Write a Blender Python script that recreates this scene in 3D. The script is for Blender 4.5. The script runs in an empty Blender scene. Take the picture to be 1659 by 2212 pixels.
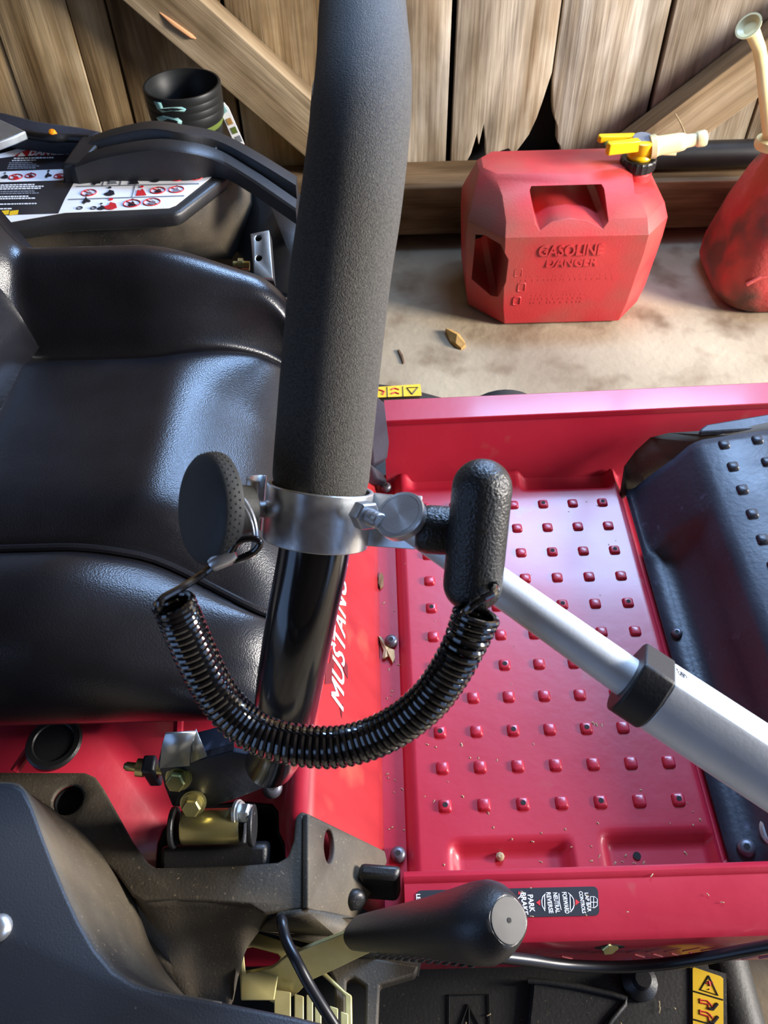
import bpy, bmesh, math, random
from mathutils import Vector, Matrix
V = Vector
PI = math.pi
random.seed(7)
scn = bpy.context.scene
COL = scn.collection

# ------------------------------------------------------------------ camera
W, H, FPX = 1659.0, 2212.0, 1750.0
CAM = V((0.0, 0.0, 1.05))
PITCH, ROLL = math.radians(50.0), 0.027
FWD = V((0, math.cos(PITCH), -math.sin(PITCH)))
U0 = V((0, math.sin(PITCH), math.cos(PITCH)))
X0 = V((1, 0, 0))
RGT = X0 * math.cos(ROLL) - U0 * math.sin(ROLL)
UPV = X0 * math.sin(ROLL) + U0 * math.cos(ROLL)
cd = bpy.data.cameras.new('camera')
cam = bpy.data.objects.new('camera', cd)
COL.objects.link(cam)
rot = Matrix((RGT, UPV, -FWD)).transposed().to_4x4()
cam.matrix_world = Matrix.Translation(CAM) @ rot
cd.sensor_fit = 'VERTICAL'
cd.sensor_height = 36.0
cd.lens = FPX / H * 36.0
cd.clip_start = 0.02
cd.dof.use_dof = True
cd.dof.focus_distance = 0.66
cd.dof.aperture_fstop = 22.0
scn.camera = cam

# ------------------------------------------------------------------ light
world = bpy.data.worlds.new('world')
scn.world = world
world.use_nodes = True
bg = world.node_tree.nodes['Background']
bg.inputs[0].default_value = (0.36, 0.56, 1.0, 1)
bg.inputs[1].default_value = 1.25


def area(name, loc, target, size, sizey, power, color):
    l = bpy.data.lights.new(name, 'AREA')
    l.shape = 'RECTANGLE'
    l.size = size
    l.size_y = sizey
    l.energy = power
    l.color = color
    o = bpy.data.objects.new(name, l)
    COL.objects.link(o)
    o.location = loc
    o.rotation_euler = (V(target) - V(loc)).to_track_quat('-Z', 'Y').to_euler()
    return o


area('doorway_daylight', (3.3, 0.35, 1.35), (0.1, 0.9, 0.3), 0.8, 1.0, 262, (1.0, 0.93, 0.84))
area('window_daylight', (0.75, 2.05, 1.80), (0.35, 0.5, 0.3), 0.98, 0.75, 88, (0.38, 0.60, 1.0))
scn.view_settings.view_transform = 'Standard'
scn.view_settings.look = 'None'
scn.view_settings.gamma = 1.0
scn.view_settings.use_curve_mapping = False
scn.view_settings.exposure = 0.35


# ------------------------------------------------------------------ helpers
def P(px, py, z=None, y=None, d=None, x=None):
    """point of the place seen at a pixel of the photograph, at a given height, distance or plane"""
    r = FWD + RGT * ((px - W / 2) / FPX) - UPV * ((py - H / 2) / FPX)
    if z is not None:
        t = (z - CAM.z) / r.z
    elif y is not None:
        t = (y - CAM.y) / r.y
    elif x is not None:
        t = (x - CAM.x) / r.x
    else:
        t = d
    return CAM + r * t


def srgb(r, g, b):
    f = lambda c: (c / 255 / 12.92) if c <= 10 else ((c / 255 + 0.055) / 1.055) ** 2.4
    return (f(r), f(g), f(b), 1.0)


def pm(name, c1, c2=None, scale=8.0, rough=0.5, metal=0.0, bump=None, dust=None, stretch=None, coat=0.0,
       rough2=None, spec=0.5, detail=5.0, ramp=(0.35, 0.7), aniso=0.0):
    m = bpy.data.materials.new(name)
    m.use_nodes = True
    nt = m.node_tree
    N, L = nt.nodes, nt.links
    b = N['Principled BSDF']
    b.inputs['Metallic'].default_value = metal
    b.inputs['Roughness'].default_value = rough
    b.inputs['Specular IOR Level'].default_value = spec
    b.inputs['Coat Weight'].default_value = coat
    b.inputs['Coat Roughness'].default_value = 0.12
    if aniso:
        b.inputs['Anisotropic'].default_value = aniso
    tc = N.new('ShaderNodeTexCoord')
    src = tc.outputs['Object']
    if stretch:
        mp = N.new('ShaderNodeMapping')
        mp.inputs['Scale'].default_value = stretch
        L.new(src, mp.inputs['Vector'])
        vec = mp.outputs['Vector']
    else:
        vec = src
    if c2 is None:
        c2 = tuple(min(1, c * 1.25) for c in c1[:3]) + (1,)
    n = N.new('ShaderNodeTexNoise')
    n.inputs['Scale'].default_value = scale
    n.inputs['Detail'].default_value = detail
    L.new(vec, n.inputs['Vector'])
    r = N.new('ShaderNodeValToRGB')
    r.color_ramp.elements[0].position = ramp[0]
    r.color_ramp.elements[1].position = ramp[1]
    r.color_ramp.elements[0].color = c1
    r.color_ramp.elements[1].color = c2
    L.new(n.outputs['Fac'], r.inputs['Fac'])
    out = r.outputs['Color']
    if rough2 is not None:
        mr = N.new('ShaderNodeMapRange')
        mr.inputs['From Min'].default_value = 0.35
        mr.inputs['From Max'].default_value = 0.65
        mr.inputs['To Min'].default_value = rough
        mr.inputs['To Max'].default_value = rough2
        L.new(n.outputs['Fac'], mr.inputs['Value'])
        L.new(mr.outputs['Result'], b.inputs['Roughness'])
    if dust:
        dc, ds, dlo, dhi = dust
        for k in range(1):
            dn = N.new('ShaderNodeTexNoise')
            dn.inputs['Scale'].default_value = ds
            dn.inputs['Detail'].default_value = 3.0
            L.new(src, dn.inputs['Vector'])
            dr = N.new('ShaderNodeValToRGB')
            dr.color_ramp.elements[0].position = dlo
            dr.color_ramp.elements[1].position = dhi
            L.new(dn.outputs['Fac'], dr.inputs['Fac'])
            mx = N.new('ShaderNodeMix')
            mx.data_type = 'RGBA'
            L.new(dr.outputs['Color'], mx.inputs['Factor'])
            L.new(out, mx.inputs['A'])
            mx.inputs['B'].default_value = dc
            out = mx.outputs['Result']
    L.new(out, b.inputs['Base Color'])
    if bump:
        bn = N.new('ShaderNodeTexNoise')
        bn.inputs['Scale'].default_value = bump[0]
        bn.inputs['Detail'].default_value = bump[2] if len(bump) > 2 else 4.0
        L.new(vec, bn.inputs['Vector'])
        bp = N.new('ShaderNodeBump')
        bp.inputs['Strength'].default_value = bump[1]
        bp.inputs['Distance'].default_value = 0.004
        L.new(bn.outputs['Fac'], bp.inputs['Height'])
        L.new(bp.outputs['Normal'], b.inputs['Normal'])
    return m


def wood(name, tones, arcs=0.55, along='z', grain=1.0):
    """weathered board: long grain bands, stains, fine fibre relief; tones dark..light"""
    m = bpy.data.materials.new(name)
    m.use_nodes = True
    nt = m.node_tree
    N, L = nt.nodes, nt.links
    b = N['Principled BSDF']
    b.inputs['Roughness'].default_value = 0.85
    b.inputs['Specular IOR Level'].default_value = 0.25
    tc = N.new('ShaderNodeTexCoord')
    oi = N.new('ShaderNodeObjectInfo')
    ad = N.new('ShaderNodeVectorMath')
    ad.operation = 'MULTIPLY_ADD'
    L.new(oi.outputs['Random'], ad.inputs[0])
    ad.inputs[1].default_value = (7.3, 3.1, 5.7)
    L.new(tc.outputs['Object'], ad.inputs[2])

    def mapped(sx, sl):
        mp = N.new('ShaderNodeMapping')
        mp.inputs['Scale'].default_value = (sx, sx, sl) if along == 'z' else (sl, sx, sx)
        L.new(ad.outputs[0], mp.inputs['Vector'])
        return mp.outputs['Vector']

    def noise(vec, sc, det=4, dist=0.0):
        n = N.new('ShaderNodeTexNoise')
        n.inputs['Scale'].default_value = sc
        n.inputs['Detail'].default_value = det
        n.inputs['Distortion'].default_value = dist
        L.new(vec, n.inputs['Vector'])
        return n.outputs['Fac']
    band = noise(mapped(9 * grain, 1.6 * grain), 1.0, 3, 0.9)
    fibre = noise(mapped(140, 6), 1.0, 5, 0.2)
    stain = noise(mapped(5, 2.2), 1.3, 5, 0.4)
    r = N.new('ShaderNodeValToRGB')
    r.color_ramp.elements[0].position = 0.32
    r.color_ramp.elements[0].color = tones[0]
    r.color_ramp.elements[1].position = 0.68
    r.color_ramp.elements[1].color = tones[-1]
    for k, t in enumerate(tones[1:-1]):
        e = r.color_ramp.elements.new(0.32 + 0.36 * (k + 1) / (len(tones) - 1))
        e.color = t
    L.new(band, r.inputs['Fac'])
    wv = N.new('ShaderNodeTexWave')
    wv.wave_type = 'RINGS'
    wv.rings_direction = 'SPHERICAL'
    wv.inputs['Scale'].default_value = 0.9
    wv.inputs['Distortion'].default_value = 3.0
    wv.inputs['Detail'].default_value = 3.0
    L.new(mapped(7 * grain, 1.1 * grain), wv.inputs['Vector'])
    wm = N.new('ShaderNodeMix')
    wm.data_type = 'RGBA'
    wm.blend_type = 'MULTIPLY'
    wm.inputs['Factor'].default_value = arcs
    wr = N.new('ShaderNodeValToRGB')
    wr.color_ramp.elements[0].position = 0.15
    wr.color_ramp.elements[1].position = 0.6
    wr.color_ramp.elements[0].color = (0.52, 0.46, 0.38, 1)
    L.new(wv.outputs['Fac'], wr.inputs['Fac'])
    L.new(r.outputs['Color'], wm.inputs['A'])
    L.new(wr.outputs['Color'], wm.inputs['B'])
    r2 = N.new('ShaderNodeValToRGB')
    r2.color_ramp.elements[0].position = 0.35
    r2.color_ramp.elements[1].position = 0.62
    r2.color_ramp.elements[0].color = (0.30, 0.27, 0.23, 1)
    r2.color_ramp.elements[1].color = (1, 1, 1, 1)
    L.new(stain, r2.inputs['Fac'])
    m1 = N.new('ShaderNodeMix')
    m1.data_type = 'RGBA'
    m1.blend_type = 'MULTIPLY'
    m1.inputs['Factor'].default_value = 0.9
    L.new(wm.outputs['Result'], m1.inputs['A'])
    L.new(r2.outputs['Color'], m1.inputs['B'])
    r3 = N.new('ShaderNodeValToRGB')
    r3.color_ramp.elements[0].position = 0.3
    r3.color_ramp.elements[1].position = 0.55
    r3.color_ramp.elements[0].color = (0.6, 0.56, 0.5, 1)
    r3.color_ramp.elements[1].color = (1, 1, 1, 1)
    L.new(fibre, r3.inputs['Fac'])
    m2 = N.new('ShaderNodeMix')
    m2.data_type = 'RGBA'
    m2.blend_type = 'MULTIPLY'
    m2.inputs['Factor'].default_value = 0.7
    L.new(m1.outputs['Result'], m2.inputs['A'])
    L.new(r3.outputs['Color'], m2.inputs['B'])
    L.new(m2.outputs['Result'], b.inputs['Base Color'])
    bp = N.new('ShaderNodeBump')
    bp.inputs['Strength'].default_value = 0.5
    bp.inputs['Distance'].default_value = 0.003
    L.new(fibre, bp.inputs['Height'])
    L.new(bp.outputs['Normal'], b.inputs['Normal'])
    return m


class MB:
    def __init__(s):
        s.v, s.f = [], []

    def add(s, vs, fs):
        o = len(s.v)
        s.v += [V(p) for p in vs]
        s.f += [tuple(i + o for i in f) for f in fs]
        return s

    def hexa(s, p):      # 4 bottom, 4 top
        return s.add(p, [(3, 2, 1, 0), (4, 5, 6, 7), (0, 1, 5, 4), (1, 2, 6, 5), (2, 3, 7, 6), (3, 0, 4, 7)])

    def box(s, c, sz, M=None):
        x, y, z = sz[0] / 2, sz[1] / 2, sz[2] / 2
        p = [V(q) for q in ((-x, -y, -z), (x, -y, -z), (x, y, -z), (-x, y, -z), (-x, -y, z), (x, -y, z), (x, y, z), (-x, y, z))]
        if M is not None:
            p = [M @ q for q in p]
        return s.hexa([q + V(c) for q in p])

    def prism(s, pts, off):
        n = len(pts)
        off = V(off)
        a = [V(p) for p in pts]
        return s.add(a + [p + off for p in a],
                     [tuple(range(n))[::-1], tuple(range(n, 2 * n))] + [(i, (i + 1) % n, n + (i + 1) % n, n + i) for i in range(n)])

    def loft(s, secs, closed=True, caps=True, ring=False):
        n = len(secs[0])
        vs = [p for sec in secs for p in sec]
        fs = []
        m = len(secs)
        for i in range(m if ring else m - 1):
            j = (i + 1) % m
            for k in range(n if closed else n - 1):
                l = (k + 1) % n
                fs.append((i * n + k, i * n + l, j * n + l, j * n + k))
        if caps and closed and not ring:
            fs.append(tuple(range(n))[::-1])
            fs.append(tuple(range((m - 1) * n, m * n)))
        return s.add(vs, fs)

    def tube(s, path, rad, n=16, caps=True, ring=False):
        path = [V(p) for p in path]
        m = len(path)
        if not hasattr(rad, '__len__'):
            rad = [rad] * m
        T = []
        for i in range(m):
            if ring:
                t = path[(i + 1) % m] - path[i - 1]
            else:
                t = path[min(i + 1, m - 1)] - path[max(i - 1, 0)]
            T.append(t.normalized())
        a = T[0].orthogonal().normalized()
        secs = []
        for i in range(m):
            a = (a - T[i] * a.dot(T[i])).normalized()
            b = T[i].cross(a)
            secs.append([path[i] + (a * math.cos(2 * PI * k / n) + b * math.sin(2 * PI * k / n)) * rad[i] for k in range(n)])
        return s.loft(secs, True, caps, ring)

    def lathe(s, prof, o, ax, n=24):
        """prof = (radius, distance along axis)"""
        o, ax = V(o), V(ax).normalized()
        a = ax.orthogonal().normalized()
        b = ax.cross(a)
        secs = [[o + ax * h + (a * math.cos(2 * PI * k / n) + b * math.sin(2 * PI * k / n)) * max(r, 1e-5) for k in range(n)] for r, h in prof]
        return s.loft(secs)

    def grid(s, nu, nv, f):
        vs = [f(i / nu, j / nv) for i in range(nu + 1) for j in range(nv + 1)]
        fs = [(i * (nv + 1) + j, (i + 1) * (nv + 1) + j, (i + 1) * (nv + 1) + j + 1, i * (nv + 1) + j + 1) for i in range(nu) for j in range(nv)]
        return s.add(vs, fs)

    def mesh(s, name, smooth=True, angle=38, fix=True):
        me = bpy.data.meshes.new(name)
        me.from_pydata([tuple(p) for p in s.v], [], s.f)
        bm = bmesh.new()
        bm.from_mesh(me)
        if fix:
            bmesh.ops.recalc_face_normals(bm, faces=bm.faces)
        for f in bm.faces:
            f.smooth = smooth
        bm.to_mesh(me)
        bm.free()
        if smooth:
            me.set_sharp_from_angle(angle=math.radians(angle))
        return me

    def build(s, name, mat, parent=None, bevel=0, smooth=True, angle=38, seg=2, subsurf=0, solid=0, label=None, fix=True):
        return link(name, s.mesh(name, smooth, angle, fix), mat, parent, bevel, seg, subsurf, solid, label)


def link(name, me, mat, parent=None, bevel=0, seg=2, subsurf=0, solid=0, label=None):
    o = bpy.data.objects.new(name, me)
    COL.objects.link(o)
    if mat:
        me.materials.append(mat)
    if parent:
        o.parent = parent
        if parent.type == 'EMPTY':
            o.matrix_parent_inverse = Matrix.Translation(-parent.location)
    if solid:
        md = o.modifiers.new('solid', 'SOLIDIFY')
        md.thickness = solid
        md.offset = -1
    if bevel:
        md = o.modifiers.new('bevel', 'BEVEL')
        md.width = bevel
        md.segments = seg
        md.limit_method = 'ANGLE'
        md.angle_limit = math.radians(30)
        md.harden_normals = False
    if subsurf:
        md = o.modifiers.new('sub', 'SUBSURF')
        md.levels = subsurf
        md.render_levels = subsurf
    if label:
        o['label'] = label
    return o


def thing(name, loc, label, cat, group=None, kind=None):
    o = bpy.data.objects.new(name, None)
    COL.objects.link(o)
    o.location = loc
    o.empty_display_size = 0.05
    return tag(o, label, cat, group, kind)


def tag(o, label=None, cat=None, group=None, kind=None):
    for k, v in (('label', label), ('category', cat), ('group', group), ('kind', kind)):
        if v:
            o[k] = v
    return o


def plate(name, pts, mat, parent, thick, holes=(), bevel=0, label=None, seg=2, n_up=(0, 0, 1)):
    """flat or folded sheet from an outline with holes, thickened away from n_up"""
    bm = bmesh.new()
    edges = []
    for loop in [pts] + list(holes):
        vs = [bm.verts.new(p) for p in loop]
        for i in range(len(vs)):
            edges.append(bm.edges.new((vs[i], vs[(i + 1) % len(vs)])))
    bmesh.ops.triangle_fill(bm, use_beauty=True, use_dissolve=True, edges=edges, normal=V(n_up))
    bm.normal_update()
    for f in bm.faces:
        if f.normal.dot(V(n_up)) < 0:
            f.normal_flip()
    me = bpy.data.meshes.new(name)
    bm.to_mesh(me)
    bm.free()
    me.polygons.foreach_set('use_smooth', [True] * len(me.polygons))
    me.set_sharp_from_angle(angle=math.radians(30))
    return link(name, me, mat, parent, bevel, seg, 0, thick, label)


def curve_pts(ctrl, n):
    """Catmull-Rom through control vectors"""
    c = [V(p) for p in ctrl]
    c = [c[0] * 2 - c[1]] + c + [c[-1] * 2 - c[-2]]
    m = len(c) - 3
    out = []
    for i in range(n + 1):
        t = i / n * m
        k = min(int(t), m - 1)
        u = t - k
        p0, p1, p2, p3 = c[k:k + 4]
        out.append(0.5 * ((2 * p1) + (p2 - p0) * u + (2 * p0 - 5 * p1 + 4 * p2 - p3) * u * u + (3 * p1 - p0 - 3 * p2 + p3) * u ** 3))
    return out


def oval(c, a, b, n=20):
    c, a, b = V(c), V(a), V(b)
    return [c + a * math.cos(2 * PI * k / n) + b * math.sin(2 * PI * k / n) for k in range(n)]


def rrect(c, a, b, r, n=4):
    """rounded rectangle, half axes a and b as vectors, r as a length"""
    c, a, b = V(c), V(a), V(b)
    la, lb = a.length, b.length
    ua, ub = a / la, b / lb
    out = []
    for sx, sy, t0 in ((1, 1, 0), (-1, 1, 90), (-1, -1, 180), (1, -1, 270)):
        for k in range(n + 1):
            t = math.radians(t0 + 90 * k / n)
            out.append(c + ua * (sx * (la - r) + r * math.cos(t)) + ub * (sy * (lb - r) + r * math.sin(t)))
    return out


def text(name, s, mat, parent, o, xd, yd, size, extrude=0.0003, shear=0.0, bold=0.0, align='CENTER', spacing=1.0, label=None, wide=1.0, fit=None, smear=0.0):
    cu = bpy.data.curves.new(name, 'FONT')
    cu.body = s
    cu.size = size
    cu.extrude = extrude
    cu.shear = shear
    cu.offset = bold
    cu.align_x = align
    cu.align_y = 'CENTER'
    cu.space_character = spacing
    cu.resolution_u = 3
    t = bpy.data.objects.new(name, cu)
    COL.objects.link(t)
    bpy.context.view_layer.update()
    me = bpy.data.meshes.new_from_object(t.evaluated_get(bpy.context.evaluated_depsgraph_get()))
    bpy.data.objects.remove(t)
    me.name = name
    if fit:
        xs = [v.co.x for v in me.vertices]
        wide = fit / (max(xs) - min(xs))
        for v in me.vertices:
            v.co.x -= (max(xs) + min(xs)) / 2 if align == 'CENTER' else 0
    if smear:
        b2_ = bmesh.new()
        b2_.from_mesh(me)
        b2_.faces.ensure_lookup_table()
        for st_ in (1, 2):
            g2_ = bmesh.ops.duplicate(b2_, geom=[f for f in b2_.faces[:n_f]] if st_ == 2 else b2_.faces[:])
            for v in [e for e in g2_['geom'] if isinstance(e, bmesh.types.BMVert)]:
                v.co.x += smear * st_
                v.co.z += .00002 * st_
            if st_ == 1:
                n_f = len(b2_.faces) // 2
            b2_.faces.ensure_lookup_table()
        b2_.to_mesh(me)
        b2_.free()
    xd = V(xd).normalized()
    yd = V(yd)
    yd = (yd - xd * yd.dot(xd)).normalized()
    zd = xd.cross(yd)
    M = Matrix((xd * wide, yd, zd)).transposed().to_4x4()
    M.translation = V(o)
    me.transform(M)
    me.materials.clear()
    return link(name, me, mat, parent, label=label)


def boolean(me, cutters, op='DIFFERENCE'):
    o = bpy.data.objects.new('work', me)
    COL.objects.link(o)
    cs = []
    for c in cutters:
        co = bpy.data.objects.new('cutter', c)
        COL.objects.link(co)
        cs.append(co)
        md = o.modifiers.new('b', 'BOOLEAN')
        md.object = co
        md.operation = op
        md.solver = 'EXACT'
    bpy.context.view_layer.update()
    out = bpy.data.meshes.new_from_object(o.evaluated_get(bpy.context.evaluated_depsgraph_get()))
    bpy.data.objects.remove(o)
    for c in cs:
        bpy.data.objects.remove(c)
    out.polygons.foreach_set('use_smooth', [True] * len(out.polygons))
    out.set_sharp_from_angle(angle=math.radians(35))
    return out


def copy_part(o, parent=None, name=None):
    c = o.copy()
    COL.objects.link(c)
    if parent:
        c.parent = parent
    return c



# ------------------------------------------------------------------ materials
WOOD_L = wood('weathered_brown_board', [srgb(112, 86, 54), srgb(168, 140, 100), srgb(194, 168, 128), srgb(214, 194, 160)], grain=1.0)
WOOD_R = wood('weathered_grey_board', [srgb(176, 154, 126), srgb(214, 200, 178), srgb(228, 216, 198), srgb(240, 233, 220)], grain=1.3, arcs=0.4)
WOOD_B = wood('brace_board', [srgb(150, 128, 98), srgb(178, 156, 124), srgb(196, 176, 146)], along='x', grain=0.7)
WOOD_D = wood('dark_shed_board', [srgb(46, 38, 30), srgb(66, 56, 46), srgb(84, 72, 60)], along='x')  # kept dark so the added shell reflects little in black parts
WOOD_S = wood('sill_board', [srgb(124, 98, 68), srgb(168, 140, 106), srgb(190, 164, 130)], along='x', grain=0.8)
DARKBACK = pm('dark_backing', (0.006, 0.006, 0.007, 1), rough=0.9)
CONC = pm('dirty_concrete', srgb(138, 122, 100), srgb(186, 172, 146), scale=2.4, rough=0.9, bump=(60, 0.35), dust=(srgb(104, 80, 54), 9, 0.52, 0.76), detail=9)
RED = pm('red_paint', (0.36, 0.010, 0.030, 1), (0.45, 0.016, 0.040, 1), scale=5, rough=0.34, coat=0.2, dust=(srgb(150, 92, 84), 22, 0.66, 0.86), rough2=0.46, bump=(90, 0.04))
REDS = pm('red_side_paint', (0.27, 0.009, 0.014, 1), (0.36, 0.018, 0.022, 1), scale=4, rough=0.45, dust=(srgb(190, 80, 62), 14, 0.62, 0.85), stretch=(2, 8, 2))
SEATM = pm('black_vinyl', (0.007, 0.007, 0.009, 1), (0.011, 0.011, 0.014, 1), scale=20, rough=0.27, bump=(800, 0.12, 2), spec=0.45)
PLAS = pm('black_plastic', (0.010, 0.010, 0.011, 1), (0.019, 0.019, 0.020, 1), scale=14, rough=0.42, bump=(600, 0.10), dust=(srgb(80, 72, 58), 520, 0.68, 0.76))
PLASD = pm('dusty_black_plastic', (0.016, 0.014, 0.011, 1), (0.115, 0.090, 0.058, 1), scale=9, rough=0.65, bump=(500, 0.12), dust=(srgb(120, 106, 84), 420, 0.64, 0.76), detail=8)
PLASF = pm('satin_grey_plastic', (0.014, 0.016, 0.021, 1), (0.026, 0.028, 0.034, 1), scale=6, rough=0.5, bump=(700, 0.10), dust=(srgb(80, 78, 74), 520, 0.70, 0.78))
DECKM = pm('dusty_deck_paint', (0.014, 0.014, 0.014, 1), (0.042, 0.040, 0.036, 1), scale=7, rough=0.55, bump=(300, 0.1), dust=(srgb(120, 106, 84), 420, 0.66, 0.76), detail=8)
TUBE = pm('gloss_black_paint', (0.006, 0.006, 0.007, 1), (0.010, 0.010, 0.011, 1), scale=30, rough=0.18, coat=0.5, dust=(srgb(80, 74, 62), 160, 0.73, 0.78))
FOAM = pm('black_foam', (0.022, 0.020, 0.017, 1), (0.070, 0.064, 0.052, 1), scale=900, rough=0.75, bump=(1500, 0.40, 2), detail=2, spec=0.6)
RUBB = pm('textured_black_rubber', (0.009, 0.010, 0.010, 1), (0.014, 0.015, 0.015, 1), scale=60, rough=0.36, bump=(700, 0.30, 3), spec=0.6)
KNOBM = pm('matt_black_rubber', (0.034, 0.035, 0.034, 1), (0.045, 0.046, 0.044, 1), scale=40, rough=0.62, bump=(700, 0.08))
CORD = pm('gloss_black_vinyl_cord', (0.004, 0.004, 0.005, 1), rough=0.10, coat=0.6, spec=0.7)
CABLE = pm('black_cable_sheath', (0.008, 0.008, 0.010, 1), rough=0.33)
STEEL = pm('bright_zinc', (0.62, 0.64, 0.66, 1), (0.76, 0.78, 0.79, 1), scale=160, rough=0.28, metal=0.85, rough2=0.36, bump=(420, 0.03))
DISCM = pm('brushed_steel', (0.62, 0.62, 0.62, 1), rough=0.30, metal=0.7, bump=(900, 0.05), aniso=0.8)
ALU = pm('satin_aluminium', (0.72, 0.74, 0.75, 1), (0.80, 0.82, 0.83, 1), scale=60, rough=0.45, metal=0.35, bump=(600, 0.03))
GALV = pm('pale_zinc_plate', (0.46, 0.50, 0.52, 1), (0.58, 0.62, 0.63, 1), scale=70, rough=0.38, metal=0.9)
ZINC = pm('yellow_zinc', srgb(176, 166, 108), srgb(206, 196, 142), scale=30, rough=0.32, metal=0.85, dust=(srgb(120, 130, 80), 25, 0.55, 0.7))
ZINCP = pm('yellow_zinc_plate', srgb(184, 172, 112), srgb(214, 204, 150), scale=24, rough=0.45, metal=0.45, dust=(srgb(120, 106, 66), 28, 0.6, 0.8))
BLUED = pm('blue_black_plate', (0.010, 0.013, 0.022, 1), (0.030, 0.036, 0.052, 1), scale=9, rough=0.36, bump=(160, 0.12), rough2=0.52, detail=8, dust=(srgb(70, 74, 92), 60, 0.66, 0.8))
SCREWM = pm('dark_screw', (0.10, 0.10, 0.12, 1), rough=0.4, metal=0.6)
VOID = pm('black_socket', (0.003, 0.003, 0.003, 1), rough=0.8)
WHITE = pm('white_print', srgb(232, 232, 236), rough=0.5)
BLACKP = pm('black_print', srgb(30, 30, 36), rough=0.45)
REDP = pm('red_print', srgb(196, 36, 40), rough=0.5)
GREYP = pm('grey_print', srgb(120, 124, 132), rough=0.5)
YELP = pm('yellow_label', srgb(232, 186, 24), srgb(238, 196, 40), scale=30, rough=0.5, dust=(srgb(150, 120, 40), 40, 0.68, 0.8))
CANM = pm('dusty_red_polyethylene', (0.50, 0.022, 0.030, 1), (0.62, 0.05, 0.05, 1), scale=7, rough=0.5, dust=(srgb(146, 88, 76), 6, 0.42, 0.74), bump=(240, 0.10))
CANM2 = pm('grimy_red_polyethylene', (0.46, 0.03, 0.03, 1), (0.50, 0.08, 0.06, 1), scale=11, rough=0.6, dust=(srgb(104, 62, 50), 9, 0.48, 0.66), bump=(120, 0.3))
CANDUST = pm('dust_on_can_top', srgb(150, 96, 84), srgb(170, 110, 96), scale=9, rough=0.8)
YELS = pm('yellow_spout_plastic', srgb(244, 186, 0), srgb(250, 200, 16), scale=12, rough=0.35)
CREAM = pm('cream_plastic', srgb(232, 214, 150), srgb(240, 226, 178), scale=9, rough=0.4)
POTB = pm('black_pot_plastic', (0.010, 0.011, 0.011, 1), rough=0.45, spec=0.35)
POTG = pm('green_pot_plastic', srgb(92, 108, 44), rough=0.5)
TURQ = pm('turquoise_paper', srgb(130, 190, 190), srgb(176, 214, 208), scale=60, rough=0.7)
LEAF = pm('dry_leaf', srgb(170, 128, 66), srgb(196, 156, 92), scale=60, rough=0.8)
CHIP = pm('dry_plant_scrap', srgb(176, 160, 124), srgb(150, 128, 92), scale=90, rough=0.85)
TYRE = pm('tyre_rubber', (0.012, 0.012, 0.012, 1), (0.03, 0.028, 0.025, 1), scale=20, rough=0.8)
ORANGE = pm('orange_plastic', srgb(248, 140, 20), rough=0.4)

# ------------------------------------------------------------------ the setting
bmf = MB()


def floor_f(u, v):
    x, y = -3.5 + 7 * u, -3.0 + 5.2 * v
    return V((x, y, 0))


bmf.grid(14, 12, floor_f)
flo = bmf.build('floor', CONC)
tag(flo, 'dusty beige concrete floor of the shed', None, None, 'structure')

wall = MB().box((0, 1.875, 0.625), (4.6, 0.03, 1.25)).box((0, 1.875, 2.35), (4.6, 0.03, 0.3)).box((-1.025, 1.875, 1.72), (2.55, 0.03, 0.96)).box((1.76, 1.875, 1.72), (1.08, 0.03, 0.96)).build('wall_back', DARKBACK)  # near-black sheet put behind the planks so the gaps read dark
tag(wall, 'back wall of weathered upright boards', None, None, 'structure')
EDG = [-2.3, -2.08, -1.86, -1.64, -1.42, -1.19, -0.968, -0.750, -0.5985, -0.522, -0.292, -0.062, 0.168, 0.382, 0.605, 0.838, 1.07, 1.29, 1.52, 1.75, 1.98, 2.3]
GAP = {-0.5985: 0.0022, -0.522: 0.006, 0.168: 0.012, 0.605: 0.010, 0.382: 0.006, -0.750: 0.003, -0.292: 0.008}
for i in range(len(EDG) - 1):
    a, b = EDG[i], EDG[i + 1]
    a += GAP.get(EDG[i], 0.005) / 2
    b -= GAP.get(EDG[i + 1], 0.005) / 2
    top = 2.5
    if .2 < (a + b) / 2 < 1.19:
        top = 1.24
    lean = random.uniform(-0.003, 0.003)
    yy = 1.80 + random.uniform(0, 0.006)
    if abs(EDG[i] - 0.168) < 1e-6:
        bot = [(0, .11), (.06, .13), (.13, .12), (.22, .16), (.27, .205), (.30, .18), (.335, .225), (.37, .19), (.395, .145), (.47, .15), (.55, .165), (.63, .17), (.70, .155), (.78, .18), (.84, .20), (.90, .235), (.94, .27), (1, .33)]
    elif abs(EDG[i] - 0.382) < 1e-6:
        bot = [(0, .31), (.03, .26), (.06, .235), (.11, .215), (.13, .18), (.17, .17), (.22, .13), (.35, .12), (.5, .11), (.7, .12), (1, .11)]
    else:
        bot = [(0, .03), (.3, .035), (.6, .03), (1, .03)]
    pts = [V((a + (b - a) * t, yy, z)) for t, z in bot]
    pts += [V((b, yy, 0.9)), V((b + lean, yy, top)), V((a + lean, yy, top)), V((a, yy, 0.9))]
    if len(bot) > 4:
        # edges of the rotted board wander a little
        pts[-1].x += 0.0
    pts.reverse()
    pl = plate('plank', pts, WOOD_L if b < 0.0 else WOOD_R, wall, 0.03, bevel=0.0015, n_up=(0, -1, 0))


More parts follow.
